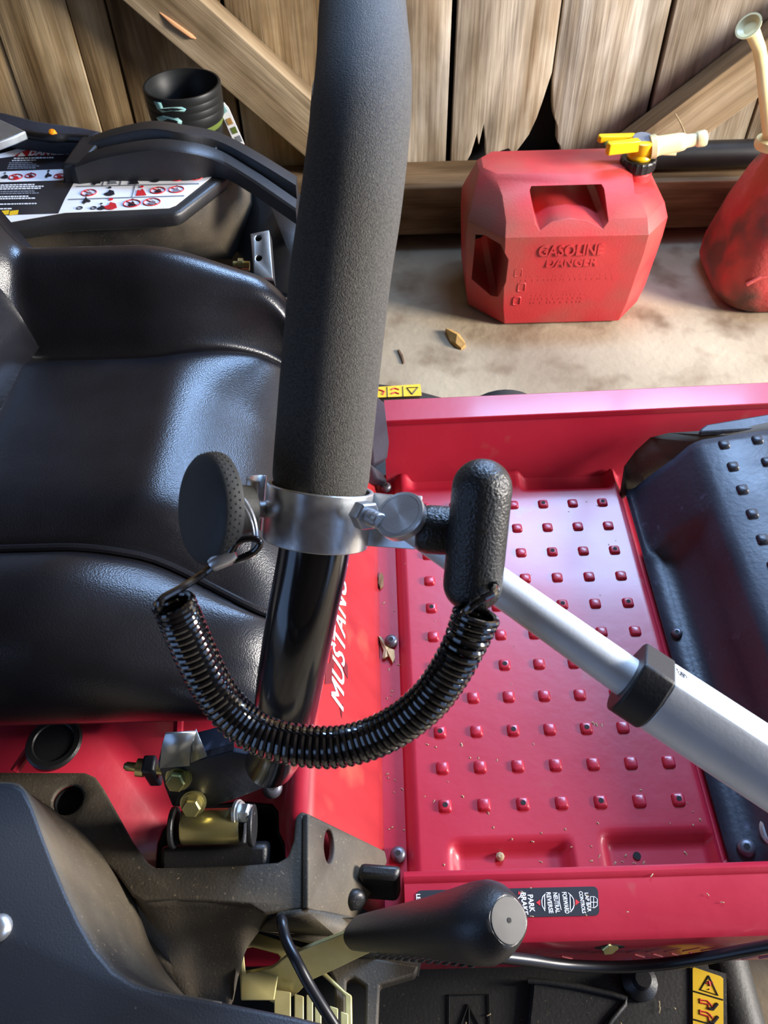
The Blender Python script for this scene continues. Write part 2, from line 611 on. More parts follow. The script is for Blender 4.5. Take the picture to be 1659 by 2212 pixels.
def board(name, p0, p1, wdt, y0, thick, mat):
    """board whose front face lies at y0, from p0 to p1 (x, z), wdt across"""
    p0, p1 = V((p0[0], 0, p0[1])), V((p1[0], 0, p1[1]))
    d = (p1 - p0).normalized()
    n = V((-d.z, 0, d.x))
    L = (p1 - p0).length
    mb = MB()
    M = Matrix((d, V((0, 1, 0)), n)).transposed()
    k = 7
    secs = []
    for i in range(k + 1):
        x = -L / 2 + L * i / k
        j = [random.uniform(-.0022, .0022) for _ in range(2)]
        secs.append([V((x, -thick / 2, -wdt / 2 + j[0])), V((x, -thick / 2, wdt / 2 + j[1])), V((x, thick / 2, wdt / 2 + j[1])), V((x, thick / 2, -wdt / 2 + j[0]))])
    mb.loft(secs)
    o = mb.build(name, mat, wall, bevel=0.003)
    T = M.to_4x4()
    T.translation = (p0 + p1) / 2 + V((0, y0 + thick / 2, 0))
    o.matrix_world = T
    return o


# diagonal braces (front faces 6 cm proud of the planks) and the sill
a, b = P(262, 0, y=1.74), P(645, 325, y=1.74)
c, e = P(435, 0, y=1.74), P(683, 198, y=1.74)
d1 = (b - a).normalized()
nrm = V((-d1.z, 0, d1.x))
wd = abs((c - a).dot(nrm))
mid0 = a + nrm * wd / 2 - d1 * 0.9
mid1 = b + nrm * wd / 2 + d1 * 0.085
board('brace', (mid0.x, mid0.z), (mid1.x, mid1.z), wd, 1.738, 0.06, WOOD_B)
a, b = P(1530, 290, y=1.74), P(1659, 192, y=1.74)
c = P(1392, 282, y=1.74)
d1 = (P(1659, 80, y=1.74) - c).normalized()
nrm = V((-d1.z, 0, d1.x))
wd = abs((c - a).dot(nrm))
mid0 = c - nrm * wd / 2 - d1 * 0.05
mid1 = c - nrm * wd / 2 + d1 * 1.3
board('brace', (mid0.x, mid0.z), (mid1.x, mid1.z), wd, 1.738, 0.06, WOOD_B)
board('sill_rail', (-2.3, 0.095), (2.3, 0.088), 0.112, 1.68, 0.118, WOOD_S)
board('ground_timber', (-2.3, 0.019), (2.3, 0.019), 0.037, 1.73, 0.09, WOOD_S)
for x, z in ((0.60, .065), (-.06, .09)):
    q = MB().lathe([(0, 0), (.004, 0), (.0045, .0015), (.003, .003), (0, .003)], (x, 1.68, z), (0, -1, 0), 12).build('nail_head', SCREWM, wall)
# splintered tear on the left brace
q = P(390, 62, y=1.735)
MB().tube([q + V((-.035, .004, .028)), q + V((-.01, -.001, .008)), q + V((.018, 0, -.014)), q + V((.026, .004, -.02))], [.0015, .005, .0045, .001], 8).build('splinter', pm('fresh_split_wood', srgb(206, 150, 104), rough=0.8), wall)

tag(MB().box((0, -.15, 2.50), (4.7, 4.2, .06)).build('added_ceiling', WOOD_D), 'boards overhead, unseen, added to darken reflections', None, None, 'structure')  # unseen, added so glossy black parts mirror dark boards
tag(MB().box((-2.33, .925, 1.25), (.06, 2.05, 2.5)).build('added_wall_left', WOOD_D), 'board wall at left, unseen, added to darken reflections', None, None, 'structure')  # added for dark reflections, stops short to let sky onto the knob
tag(MB().box((0, -2.25, 1.25), (4.7, .06, 2.5)).build('added_wall_front', WOOD_D), 'board wall behind the viewer, unseen, added to cut front light', None, None, 'structure')  # added unseen, closed right across to keep front sky off the deck

# window above the frame that lets the daylight in
win = MB()
for c, s in (((0.72, 1.85, 1.27), (1.02, .06, .05)), ((0.72, 1.85, 2.17), (1.02, .06, .05)), ((0.235, 1.85, 1.72), (.05, .06, .85)), ((1.205, 1.85, 1.72), (.05, .06, .85)), ((0.72, 1.85, 1.72), (.03, .04, .85))):
    win.box(c, s)
wo = win.build('window_1', WOOD_S, bevel=0.003)
tag(wo, 'wooden window frame high in the back wall', None, None, 'structure')

# ------------------------------------------------------------------ the mower
MOW = thing('riding_mower', (0.0, 0.475, 0.0), 'red zero-turn riding mower with black seat, two lap bars and ribbed red footwell', 'mower')

# --- foot pan: height field with four stepped trays at its ends
PX0, PX1, PY0, PY1, PZ = 0.012, 0.330, 0.200, 0.735, 0.25


def sstep(a, b, x):
    t = max(0.0, min(1.0, (x - a) / (b - a)))
    return t * t * (3 - 2 * t)


TRAYS = [(0.058, 0.166, 0.10, 0.252), (0.204, 0.304, 0.10, 0.257), (0.035, 0.150, 0.712, 0.9), (0.185, 0.300, 0.707, 0.9)]


def pan_h(x, y):
    h = PZ
    for x0, x1, y0, y1 in TRAYS:
        h -= 0.011 * sstep(x0 - .006, x0 + .006, x) * (1 - sstep(x1 - .006, x1 + .006, x)) * sstep(y0 - .006, y0 + .006, y) * (1 - sstep(y1 - .006, y1 + .006, y))
    h -= 0.010 * (1 - sstep(PX0, PX0 + .012, x))
    h -= 0.012 * sstep(.306, .316, x)
    # upturned ends that run into the side rails
    h += 0.05 * max(0, (y - .722) / .03) ** 2 * 0.25
    return h


pan = MB().grid(84, 130, lambda u, v: V((PX0 + (PX1 - PX0) * u, PY0 + (PY1 - PY0) * v, pan_h(PX0 + (PX1 - PX0) * u, PY0 + (PY1 - PY0) * v))))
pan = pan.build('foot_pan', RED, MOW, angle=60, solid=0.002)
SP = 0.03835


def stud_mesh(hole):
    mb = MB()
    secs = []
    for k, (r, z) in enumerate([(.0066, -.0005), (.0062, .0012), (.0050, .0030), (.0042, .0035)]):
        secs.append(rrect((0, 0, z), (r, 0, 0), (0, r, 0), r * .45, 3))
    mb.loft(secs, caps=True)
    return mb.mesh('stud', angle=50)


sm = stud_mesh(False)
sm.name = 'embossed_stud'
sm.materials.append(RED)
hm = MB().lathe([(.0028, 0), (.0031, .0040), (.0022, .0041), (.0020, .0008), (0, .0008)], (0, 0, 0), (0, 0, 1), 12).mesh('stud_hole')
hm.materials.append(VOID)
hm2 = MB().lathe([(0, .0037), (.0026, .0037), (.0026, .00395), (0, .00395)], (0, 0, 0), (0, 0, 1), 12).mesh('stud_hole')
hm2.materials.append(VOID)
for j in range(11):
    for i in range(7):
        x, y = 0.0525 + i * SP, 0.2905 + j * 0.03865
        o = bpy.data.objects.new('embossed_stud', sm)
        COL.objects.link(o)
        o.parent = pan
        o.location = (x, y, PZ)
        if i % 2 == 0 and j % 2 == 0:
            h = bpy.data.objects.new('stud_hole', hm2)
            COL.objects.link(h)
            h.parent = o
            h.location = (0, 0, -.0002)
            # thing > part > sub-part: studs hang on the pan, so keep the hole on the pan too
            h.parent = pan
            h.location = (x, y, PZ - .0002)


def screw(name, p, n, r, mat, parent, h=0.6):
    n = V(n).normalized()
    mb = MB().lathe([(r, -.002), (r, r * .15), (r * .86, r * h * .75), (r * .5, r * h), (0, r * h)], p, n, 20)
    o = mb.build(name, mat, parent, angle=50)
    if parent.type == 'EMPTY':
        MB().lathe([(0, 0), (r * .36, 0), (r * .36, r * .02), (0, r * .02)], V(p) + n * (r * h + .0001), n, 6).build('screw_socket', VOID, o)
    return o


q = P(1080, 1852, z=.24)
MB().lathe([(.004, 0), (.0042, .003), (.002, .005), (0, .005)], q, (0, 0, 1), 8).build('dirt_clod', CHIP, pan)
for px_ in ((1376, 1849), (1215, 1003), (1035, 1003)):
    q = P(px_[0], px_[1], z=.2395)
    MB().lathe([(0, 0), (.0038, 0), (.0038, .0004), (0, .0004)], q + V((0, 0, .0002)), (0, 0, 1), 12).build('drain_hole', VOID, pan)

# --- side rails
nr = [(.242, .235), (.233, .237), (.225, .245), (.218, .275), (.2105, .318), (.2075, .3275), (.2025, .3315), (.1990, .3305), (.1975, .329), (.1565, .329), (.1515, .3255), (.1490, .318), (.1495, .300), (.151, .236), (.157, .234), (.158, .318), (.197, .322), (.203, .318), (.210, .283), (.219, .250), (.231, .233), (.242, .231)]
fr = [(.722, .234), (.731, .238), (.738, .252), (.747, .285), (.759, .321), (.7575, .3225), (.7570, .3300), (.7580, .331), (.796, .331), (.801, .327), (.802, .318), (.802, .236), (.797, .236), (.796, .324), (.766, .324), (.751, .282), (.742, .250), (.732, .234), (.722, .230)]
near_rail = MB().loft([[V((x, y + (0.0 if x < .2 else 0), z + dz)) for y, z in nr] for x, dz in ((.0085, 0), (.2, 0), (.45, .004), (.62, .006))]).build('side_rail', RED, MOW, angle=35)
far_rail = MB().loft([[V((x, y + dy, z + dz)) for y, z in fr] for x, dy, dz in ((.004, -.002, 0), (.25, .002, .002), (.52, .008, .004), (.62, .008, .004))]).build('side_rail', RED, MOW, angle=35)
# tread pattern pressed in the near rail's outer face
tp = MB()
for k in range(24):
    x = .06 + .0155 * k
    for zr, ph in ((.290, 0), (.270, .008), (.252, 0)):
        s = 1 if (k % 2 == 0) else -1
        xx = x + ph
        dx, dz = .0055, .006 * (1 if zr != .27 else -1)
        if abs(xx - .175) < .018 and zr < .28:
            continue
        c = V((xx, .1500, zr + .004))
        tp.hexa([c + V((-dx - .0010, .001, -dz)), c + V((-dx + .0010, .001, -dz)), c + V((dx + .0010, .001, dz)), c + V((dx - .0010, .001, dz)),
                 c + V((-dx - .0004, -.0008, -dz)), c + V((-dx + .0004, -.0008, -dz)), c + V((dx + .0004, -.0008, dz)), c + V((dx - .0004, -.0008, dz))])
tag(tp.build('tread_pattern', RED, near_rail), kind='stuff')
# slot with a hex bolt in it
q = P(1317, 2045, y=.1495)
MB().prism(oval(q, (.0125, 0, .0), (0, 0, .0075), 20), (0, -.0006, 0)).build('bolt_slot', VOID, near_rail)
MB().lathe([(.0075, -.004), (.0075, .002), (.0068, .003), (0, .003)], q + V((-.0005, 0, .0005)), (.2, -1, .35), 6).build('hex_bolt', ZINC, near_rail, angle=20)
q = P(1240, 1975, z=.33)

# --- control label on the near rail's top
LZ = .3291
lab = MB().prism(rrect((P(898, 1955, z=LZ) + P(1293, 1946, z=LZ)) / 2, ((P(1293, 1946, z=LZ) - P(898, 1955, z=LZ)) / 2), (P(1093, 1919, z=LZ) - P(1093, 1982, z=LZ)) / 2, .004), (0, 0, .0004)).build('control_label', BLACKP, MOW)


def lbl(s, px, py, size, fit=None, mat=WHITE, bold=.00010):
    return text('label_text', s, mat, lab, P(px, py, z=LZ + .0005), (-.0, -1, 0), (1, .0, 0), size, .0001, bold=bold, fit=fit)


lbl('LAP BAR', 1269.5, 1949, .0042, .0146)
lbl('CONTROLS', 1257.5, 1949, .0042, .0168)
lbl('FORWARD', 1221.5, 1950, .0052, .0164)
lbl('NEUTRAL', 1201.5, 1950, .0050, .0156)
lbl('REVERSE', 1187, 1950, .0050, .0160)
lbl('PARK', 1147, 1951.5, .0060, .0134, bold=.00014)
lbl('BRAKE', 1132, 1952, .0060, .0170, bold=.00014)
lbl('LE', 903, 1937, .0046)
lbl('E', 990, 1931, .004)
lbl('H', 1003, 1930, .004)


def strokes(name, segs, mat, parent, w=.0006, z=LZ + .0005):
    mb = MB()
    for pts in segs:
        q = [P(a, b, z=z) for a, b in pts]
        mb.tube(q, w, 6)
    return mb.build(name, mat, parent)


strokes('label_icon', [[(1275, 1937), (1284, 1937), (1290, 1942), (1290, 1956), (1284, 1961), (1276, 1961), (1275, 1937)], [(1282, 1937), (1282, 1961)], [(1275, 1949), (1290, 1949)]], WHITE, lab, .0003)
strokes('label_icon', [[(1227, 1929), (1234, 1935), (1239, 1943), (1240, 1955), (1238, 1962), (1232, 1970)], [(1231, 1933), (1232, 1966)]], WHITE, lab, .0004)
strokes('label_icon', [[(1178, 1931), (1172, 1937), (1170, 1946), (1171, 1957), (1177, 1968)], [(1176, 1934), (1177, 1964)]], WHITE, lab, .0004)
strokes('label_icon', [[(1207, 1930), (1208, 1948), (1212, 1966)]], WHITE, lab, .0004)
strokes('label_icon', [[(1103, 1931), (1112, 1937), (1117, 1943), (1124, 1936), (1126, 1928)], [(1118, 1945), (1120, 1953)]], WHITE, lab, .0004)
for tri in ([(1252, 1949), (1243, 1942), (1243, 1956)], [(1158, 1950), (1167, 1943), (1167, 1957)], [(1120, 1925), (1126, 1930), (1119, 1933)]):
    MB().prism([P(a, b, z=LZ + .0005) for a, b in tri], (0, 0, .0002)).build('label_arrow', REDP, lab)

# --- seat base: deck, tilted away to darken it, with a cut-out, sloping front panel, flange
ZD = .38
def zdk(p):  # slopes down to the left so less light falls on the deck
    return V((p.x, p.y, ZD + .16 * (p.x + .0705)))


cut = [zdk(P(a, b, z=ZD - .012)) for a, b in ((330, 1884), (334, 1815), (345, 1785), (372, 1752), (400, 1738), (520, 1732), (590, 1742), (604, 1760), (606, 1805), (618, 1830), (622, 1884))]
deck_pts = [zdk(V((-.0705, .192, ZD))), zdk(V((-.069, .745, ZD))), zdk(V((-.62, .745, ZD))), zdk(V((-.62, .192, ZD)))]
base = plate('seat_base', deck_pts, RED, MOW, .003, holes=[cut])
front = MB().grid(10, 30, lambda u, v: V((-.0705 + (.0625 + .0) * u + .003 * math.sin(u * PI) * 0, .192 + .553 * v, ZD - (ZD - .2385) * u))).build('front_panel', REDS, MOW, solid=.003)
fl = MB().box((.005, .4685, .2385), (.036, .553, .004)).build('panel_flange', RED, MOW, bevel=.0006)
# seam of grime between flange and pan
for a, b in ((833, 1053), (845, 1385), (860, 1846)):
    screw('flange_screw', P(a, b, z=.2445), (0, 0, 1), .0075, SCREWM, MOW, .7)
screw('deck_screw', P(588, 1702, z=.386), (.2, -.2, 1), .0085, SCREWM, MOW, .7)
# lettering on the front panel, reading away from the viewer
fp_up = V((-.0625, 0, ZD - .2385)).normalized()
fp_n = V((ZD - .2385, 0, .0625)).normalized()


def on_panel(px, py, lift=.0006):
    # intersection of the pixel ray with the panel plane
    r = P(px, py, d=1.0) - CAM
    p0 = V((-.0705, .3, ZD)) + fp_n * (.0 + lift)
    t = (p0 - CAM).dot(fp_n) / r.dot(fp_n)
    return CAM + r * t


q0, q1 = on_panel(730, 1527), on_panel(738, 1245)
text('model_lettering', 'MUSTANG', WHITE, front, (q0 + q1) / 2, q1 - q0, fp_up, .037, .0002, shear=.25, bold=0.0, fit=(q1 - q0).length, smear=.0007, spacing=1.08)
qm = on_panel(742, 1205)
text('model_lettering', '5', WHITE, front, qm, q1 - q0, fp_up, .032, .0002, shear=.35, bold=.0005)
for y_ in (1392, 1380, 1368, 1357):
    MB().prism([on_panel(713, y_), on_panel(717, y_ + 3), on_panel(719, y_ - 5), on_panel(715, y_ - 8)], fp_n * .0002).build('small_lettering', WHITE, front)
GHOST = pm('dark_red_emblem', (0.10, 0.008, 0.012, 1), rough=.45)
for poly in ([(702, 1478), (704, 1432), (712, 1432), (716, 1402), (722, 1432), (719, 1476)], [(741, 1420), (751, 1438), (751, 1466), (742, 1448)], [(733, 1520), (741, 1522), (738, 1552)]):
    MB().prism([on_panel(a, b, .0004) for a, b in poly], fp_n * .0002).build('panel_emblem', GHOST, front)

# lower grommet holes in the shaded deck
for a, b, r in ((113, 1600, .026),):
    c = zdk(P(a, b, z=ZD - .03))
    o = MB().lathe([(r, -.002), (r, .004), (r * .92, .006), (r * .74, .006), (r * .70, .0045), (0, .005)], c, (0, 0, 1), 32).build('grommet', PLAS, MOW)
for r_0, r_1 in (((100, 1545), (20, 1655)), ((393, 1520), (390, 1600))):
    MB().tube([zdk(P(*r_0, z=ZD - .03)), zdk(P(*r_1, z=ZD - .03))], .005, 8).build('deck_rib', RED, MOW)
# black cavity below the cut-out
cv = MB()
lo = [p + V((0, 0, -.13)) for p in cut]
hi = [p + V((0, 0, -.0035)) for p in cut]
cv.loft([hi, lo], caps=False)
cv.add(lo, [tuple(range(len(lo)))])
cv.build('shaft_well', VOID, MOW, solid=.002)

# --- seat
seat_sec = [(.318, .440), (.294, .449), (.286, .470), (.287, .505), (.300, .536), (.326, .554), (.354, .560), (.380, .556), (.391, .546), (.400, .540), (.410, .547), (.44, .557), (.50, .556), (.57, .553), (.615, .552), (.634, .540), (.645, .543), (.658, .572), (.678, .602), (.700, .616), (.722, .610), (.738, .585), (.742, .52), (.735, .44)]


def seat_pt(u, v):
    x0, x1 = -.372, -.072
    x = x0 + (x1 - x0) * u
    n = len(seat_sec) - 1
    t = v * n
    k = min(int(t), n - 1)
    f = t - k
    p = [seat_sec[max(0, min(n, k + i))] for i in (-1, 0, 1, 2)]
    cr = lambda a, b, c, d: .5 * (2 * b + (c - a) * f + (2 * a - 5 * b + 4 * c - d) * f * f + (3 * b - a - 3 * c + d) * f ** 3)
    y = cr(*[q[0] for q in p])
    z = cr(*[q[1] for q in p])
    g = sstep(.45, 1.0, u)
    # creases flare outwards towards the front, bolsters get lower
    wn = math.exp(-((y - .395) / .03) ** 2)
    y -= .034 * sstep(.58, 1.0, u) * wn
    z -= .060 * sstep(.36 + .20 * sstep(.385, .43, y), 1.0, u) * (1 - sstep(.56, .68, y)) * max(0, min(1, (z - .455) / .09))
    wf = math.exp(-((y - .64) / .035) ** 2)
    y += .042 * g * wf
    if y > .64:
        z -= .048 * g * sstep(.64, .70, y)
    # rounded front end
    e = max(0.0, (u - .80) / .20)
    if e > 0:
        drop = 1 - math.sqrt(max(0.0, 1 - e ** 2.4))
        z = z + (.435 - z) * drop * .95
        ymid = .50
        y = ymid + (y - ymid) * (1 - .10 * e ** 3)
    # rise into the backrest
    bk = 1 - sstep(0, .12, u)
    z += .05 * bk * bk * (1 if .29 < y < .72 else .3)
    return V((x, y, z))


cush = MB().grid(60, 150, seat_pt)
cush = cush.build('seat_cushion', SEATM, MOW, angle=70, solid=.006)
bk = MB().grid(14, 60, lambda u, v: V((-.372 - .05 * math.sin(u * PI / 2) - .11 * u + .02 * math.cos((v - .5) * PI) * -1 * (1 - u), .262 + .478 * v, .535 + .46 * u + (.06 * math.sin(v * PI) - .05) * (1 if v in (0, 1) else .4))))
bk.build('backrest', SEATM, MOW, angle=70, solid=.05)
MB().box((-.25, .50, .4065), (.30, .36, .046)).build('seat_frame', PLAS, MOW, bevel=.008)
# welt along the near bolster crease
wl = [seat_pt(u, 8.55 / 23) + V((0, 0, .004)) for u in [i / 24 * .93 for i in range(25)]]
MB().tube(wl, .0032, 8).build('seat_welt', SEATM, cush)

# --- front footrest: flat flange, sloping riser and raised ribbed top
def slab(name, poly, mat, thick, bevel=.002, parent=MOW, holes=()):
    return plate(name, poly, mat, parent, thick, holes=holes, bevel=bevel)


FR = MB()
ys = [.205, .25, .30, .36, .42, .48, .54, .575, .590, .600, .612, .63, .66, .69, .702]
secs = []
for y in ys:
    far = sstep(.585, .605, y)
    x0 = .3185
    x1 = .338 - .014 * far
    xr = .386
    dp = .022 * (1 - far)
    secs.append([V((x0, y, .2445)), V((x1, y, .2455)), V((x1 + .006, y, .249 - dp * .2)), V((x1 + .35 * (xr - x1), y, .274 - dp)), V((x1 + .7 * (xr - x1), y, .303 - dp * .7)), V((xr - .006, y, .325)), V((xr, y, .331)), V((xr + .008, y, .3355)), V((xr + .03, y, .340)), V((.60, y, .372))])
fm = FR.loft(secs, closed=False, caps=False).build('footrest', BLUED, MOW, angle=50, solid=.004)
# thick far edge of the footrest and the cap beyond it
eg = [P(a, b, z=z) for a, b, z in ((1346, 1052, .258), (1350, 1008, .27), (1372, 975, .285), (1405, 945, .30), (1445, 935, .318), (1510, 931, .33))]
mb = MB()
top = eg + [V((.62, .745, .352))]
bot = [V((.312, .690, .236)), V((.324, .700, .238)), V((.345, .702, .25)), V((.375, .704, .295)), V((.41, .704, .325)), V((.45, .704, .337)), V((.60, .704, .366))]
mb.loft([top, bot], closed=False, caps=False)
mb.build('footrest_edge', PLASD, MOW, solid=.003)
MB().prism([P(a, b, z=z) for a, b, z in ((1510, 934, .336), (1514, 924, .336), (1526, 916, .336), (1560, 910, .338), (1659, 893, .342), (1760, 876, .345), (1760, 910, .345), (1659, 926, .342))], (0, 0, -.008)).build('footrest_trim', BLUED, MOW, bevel=.003)
fs = MB().loft([rrect((0, 0, z), (r, 0, 0), (0, r, 0), r * .4, 2) for r, z in ((.0066, -.001), (.0058, .0022), (.0040, .0038))]).mesh('rubber_stud', angle=50)
fs.materials.append(BLUED)
for j in range(12):
    for i in range(4):
        x = .416 + i * SP
        y = .688 - j * .0366
        if y < .25:
            continue
        o = bpy.data.objects.new('rubber_stud', fs)
        COL.objects.link(o)
        o.parent = fm
        o.location = (x, y, .3402 + (x - .416) * .1736)
        o.rotation_euler = (0, -.19, 0)
screw('footrest_screw', P(1462, 1368, z=.247), (-.2, 0, 1), .0062, SCREWM, MOW, .7)
screw('footrest_screw', P(1612, 1832, z=.2470), (-.2, 0, 1), .0088, SCREWM, MOW, .6)
c = P(1652, 1800, z=.250)
MB().lathe([(.0175, 0), (.0175, .003), (.015, .005), (.006, .005), (0, .0052)], c + V((.012, 0, 0)), (0, 0, 1), 32).build('pedal_boss', GALV, MOW)

# --- near rear fender: big shell at lower left with an inner wall falling to the console
ZF = .49
A = [(-70, 1688), (25, 1690), (52, 1704), (72, 1745), (92, 1800), (115, 1860), (142, 1925), (172, 1990), (205, 2048), (245, 2096), (290, 2124), (340, 2139), (400, 2149), (480, 2164), (560, 2180), (640, 2196), (720, 2216), (760, 2262), (770, 2400)]
top_pts = [P(a, b, z=ZF) for a, b in A] + [P(-700, 2400, z=ZF), P(-700, 1688, z=ZF)]
shell = plate('rear_fender', top_pts, PLASF, MOW, .006, bevel=.003)
Bc = [(-70, 1700), (40, 1706), (95, 1735), (150, 1775), (205, 1825), (255, 1885), (288, 1935), (305, 1985), (325, 2040), (352, 2090), (378, 2125), (400, 2150), (430, 2168)]
Ac = curve_pts([P(a, b, z=ZF - .001) for a, b in A[:14]], 48)
Bq = curve_pts([P(a, b, z=z) for (a, b), z in zip(Bc, (.45, .44, .42, .40, .388, .38, .374, .366, .36, .355, .35, .345, .34))], 48)
mb = MB()
secs = []
for i in range(49):
    p, q = Ac[i], Bq[i]
    m1 = p.lerp(q, .12) + V((0, 0, -.004))
    m2 = p.lerp(q, .5) + V((0, 0, -.012))
    m3 = p.lerp(q, .85) + V((0, 0, -.008))
    secs.append([p, m1, m2, m3, q])
mb.loft(secs, closed=False, caps=False)
mb.build('fender_wall', PLASD, MOW, angle=60, solid=.004)
screw('fender_screw', P(-2, 2005, z=ZF), (0, 0, 1), .0085, STEEL, MOW, .7)
# dark plate between fender and seat base, with its hole
pp = [P(a, b, z=.387) for a, b in ((-90, 1668), (185, 1669), (205, 1678), (222, 1702), (250, 1752), (285, 1815), (318, 1862), (335, 1874), (440, 1872), (530, 1868), (600, 1862), (622, 1850), (634, 1815), (638, 1764), (650, 1752), (667, 1757), (665, 1962), (570, 1975), (540, 1955), (450, 1947), (380, 1944), (310, 1948), (285, 1935), (250, 1885), (150, 1795), (-90, 1745))]
hole = oval(P(146, 1727, z=.387), (.0125, 0, 0), (0, .0125, 0))
con = plate('console_deck', pp, PLASD, MOW, .005, holes=[hole], bevel=.002)
MB().lathe([(.0135, -.004), (.0135, .0005), (.0115, .0008), (.011, -.012), (0, -.012)], P(146, 1727, z=.387) - V((0, 0, .006)), (0, 0, 1), 24).build('grommet', VOID, con)
# concave console wall below the deck edge
e1 = curve_pts([P(a, b, z=.3855) for a, b in ((255, 1890), (300, 1940), (345, 1946), (400, 1944), (460, 1947), (520, 1950), (562, 1956), (580, 1970))], 30)
e2 = curve_pts([P(a, b, z=z) for a, b, z in ((318, 2050, .345), (368, 2110, .34), (400, 2150, .335), (430, 2160, .33), (470, 2166, .33), (500, 2168, .33), (512, 2080, .336), (560, 1998, .340))], 30)
mb = MB()
secs = []
for p, q in zip(e1, e2):
    secs.append([p, p.lerp(q, .06) + V((0, 0, -.003)), p.lerp(q, .35) + V((0, 0, -.016)), p.lerp(q, .7) + V((0, 0, -.013)), q])
mb.loft(secs, closed=False, caps=False)
mb.build('console_wall', PLASD, MOW, angle=60, solid=.003)
# fin with a slot beside the front panel
fin = [P(a, b, z=z) for a, b, z in ((666, 1757, .392), (832, 1838, .285), (838, 1862, .283), (800, 1935, .30), (768, 1992, .31), (666, 1963, .392))]
nf = (fin[1] - fin[0]).cross(fin[5] - fin[0]).normalized()
if nf.z < 0:
    nf = -nf
r_ = P(712, 1828, d=1) - CAM
cc = CAM + r_ * ((fin[0] - CAM).dot(nf) / r_.dot(nf))
slot = oval(cc, V((0, .0135, 0)), (fin[1] - fin[0]).normalized() * .0075, 20)
finp = plate('console_fin', fin, PLASD, MOW, .006, holes=[slot], bevel=.0015, n_up=tuple(nf))
bx = [P(a, b, z=z) for a, b, z in ((772, 1893, .333), (858, 1900, .333), (868, 1868, .333), (778, 1861, .333))]
bx2 = [p + V((0, -.004, -.055)) for p in bx]
MB().hexa(bx2 + bx).build('console_block', PLAS, MOW, bevel=.004)
screw('console_screw', P(768, 1943, z=.322), (.45, -.55, .6), .0085, PLAS, MOW, .6)
lowf = [P(a, b, z=z) for a, b, z in ((600, 1970, .386), (668, 1961, .389), (770, 1992, .312), (872, 1950, .30), (905, 2070, .275), (900, 2106, .27), (780, 2060, .30), (700, 2046, .335), (560, 2000, .345))]
mb = MB()
ctr = P(720, 2020, z=.325)
mb.add(lowf + [ctr], [(i, (i + 1) % 9, 9) for i in range(9)])
mb.build('console_skirt', PLASD, MOW, angle=30, solid=.004)
# grey-black frame right of the lever opening
mb = MB()
mb.prism([P(a, b, z=.300) for a, b in ((690, 2050), (905, 2085), (897, 2106), (820, 2128), (812, 2300), (786, 2300), (790, 2130), (765, 2112), (748, 2118), (744, 2300), (722, 2300), (722, 2120), (700, 2075))], (0, 0, -.02)).build('console_frame', PLASD, MOW, bevel=.002)
# yellow plated lever gate with a slot, comb and side strip
zy = .322
outl = [P(a, b, z=zy) for a, b in ((514, 2045), (520, 2022), (534, 2014), (560, 2016), (640, 2042), (664, 2052), (660, 2085), (600, 2110), (592, 2160), (520, 2160))]
slotp = [P(a, b, z=zy) for a, b in ((526, 2058), (530, 2048), (545, 2045), (600, 2060), (606, 2068), (590, 2092), (530, 2102))]
gate = plate('lever_gate', outl, ZINCP, MOW, .003, holes=[slotp], bevel=.0008)
for k, (a, b, c_, d_) in enumerate(((592, 2165, 628, 2137), (636, 2163, 656, 2146), (662, 2172, 676, 2148), (680, 2186, 694, 2160), (712, 2210, 730, 2172), (736, 2230, 752, 2184))):
    MB().prism([P(a, b + 60, z=zy - .012), P(a, d_, z=zy - .012), P(c_, d_ + 6, z=zy - .012), P(c_, b + 60, z=zy - .012)], (0, 0, -.004)).build('comb_tooth', ZINCP, gate, bevel=.0006)
MB().prism([P(a, b, z=.309) for a, b in ((672, 2084), (682, 2080), (745, 2140), (760, 2150), (762, 2300), (746, 2300), (745, 2152), (738, 2144))], (0, 0, -.006)).build('gate_edge', ZINCP, gate, bevel=.001)
MB().prism([P(a, b, z=.262) for a, b in ((500, 1990), (800, 2040), (800, 2300), (500, 2300))], (0, 0, -.01)).build('console_floor', VOID, MOW)
MB().prism([P(a, b, z=.285) for a, b in ((515, 2030), (620, 2050), (620, 2086), (515, 2086))], (0, 0, -.005)).build('red_inner_plate', RED, MOW)

# --- brake lever: twisted plated strap and a tapered grip
BL = MB()
tp_ = curve_pts([P(a, b, d=d) for a, b, d in ((528, 2096, .655), (560, 2090, .650), (592, 2082, .642), (620, 2060, .634), (660, 2042, .624), (710, 2022, .612), (760, 2002, .602), (800, 1985, .594))], 30)
bt_ = curve_pts([P(a, b, d=d) for a, b, d in ((530, 2104, .66), (560, 2120, .662), (592, 2158, .665), (640, 2140, .655), (670, 2112, .646), (715, 2090, .632), (765, 2066, .620), (800, 2050, .610))], 30)
nb = V((.12, -.25, .96)).normalized() * .004
secs = []
for p, q in zip(tp_, bt_):
    n_ = (q - p).cross(tp_[-1] - tp_[0]).normalized() * .0035
    secs.append([p, q, q + n_, p + n_])
strap = BL.loft(secs)
brk = strap.build('brake_lever', ZINCP, MOW, bevel=.0006, angle=50)
ga, gb = P(772, 2014, d=.600), P(1098, 1988, d=.462)
gd = (gb - ga).normalized()
side = gd.cross(V((0, .3, 1))).normalized()
up_ = side.cross(gd).normalized()
if up_.z < 0:
    up_ = -up_
L_ = (gb - ga).length
secs = []
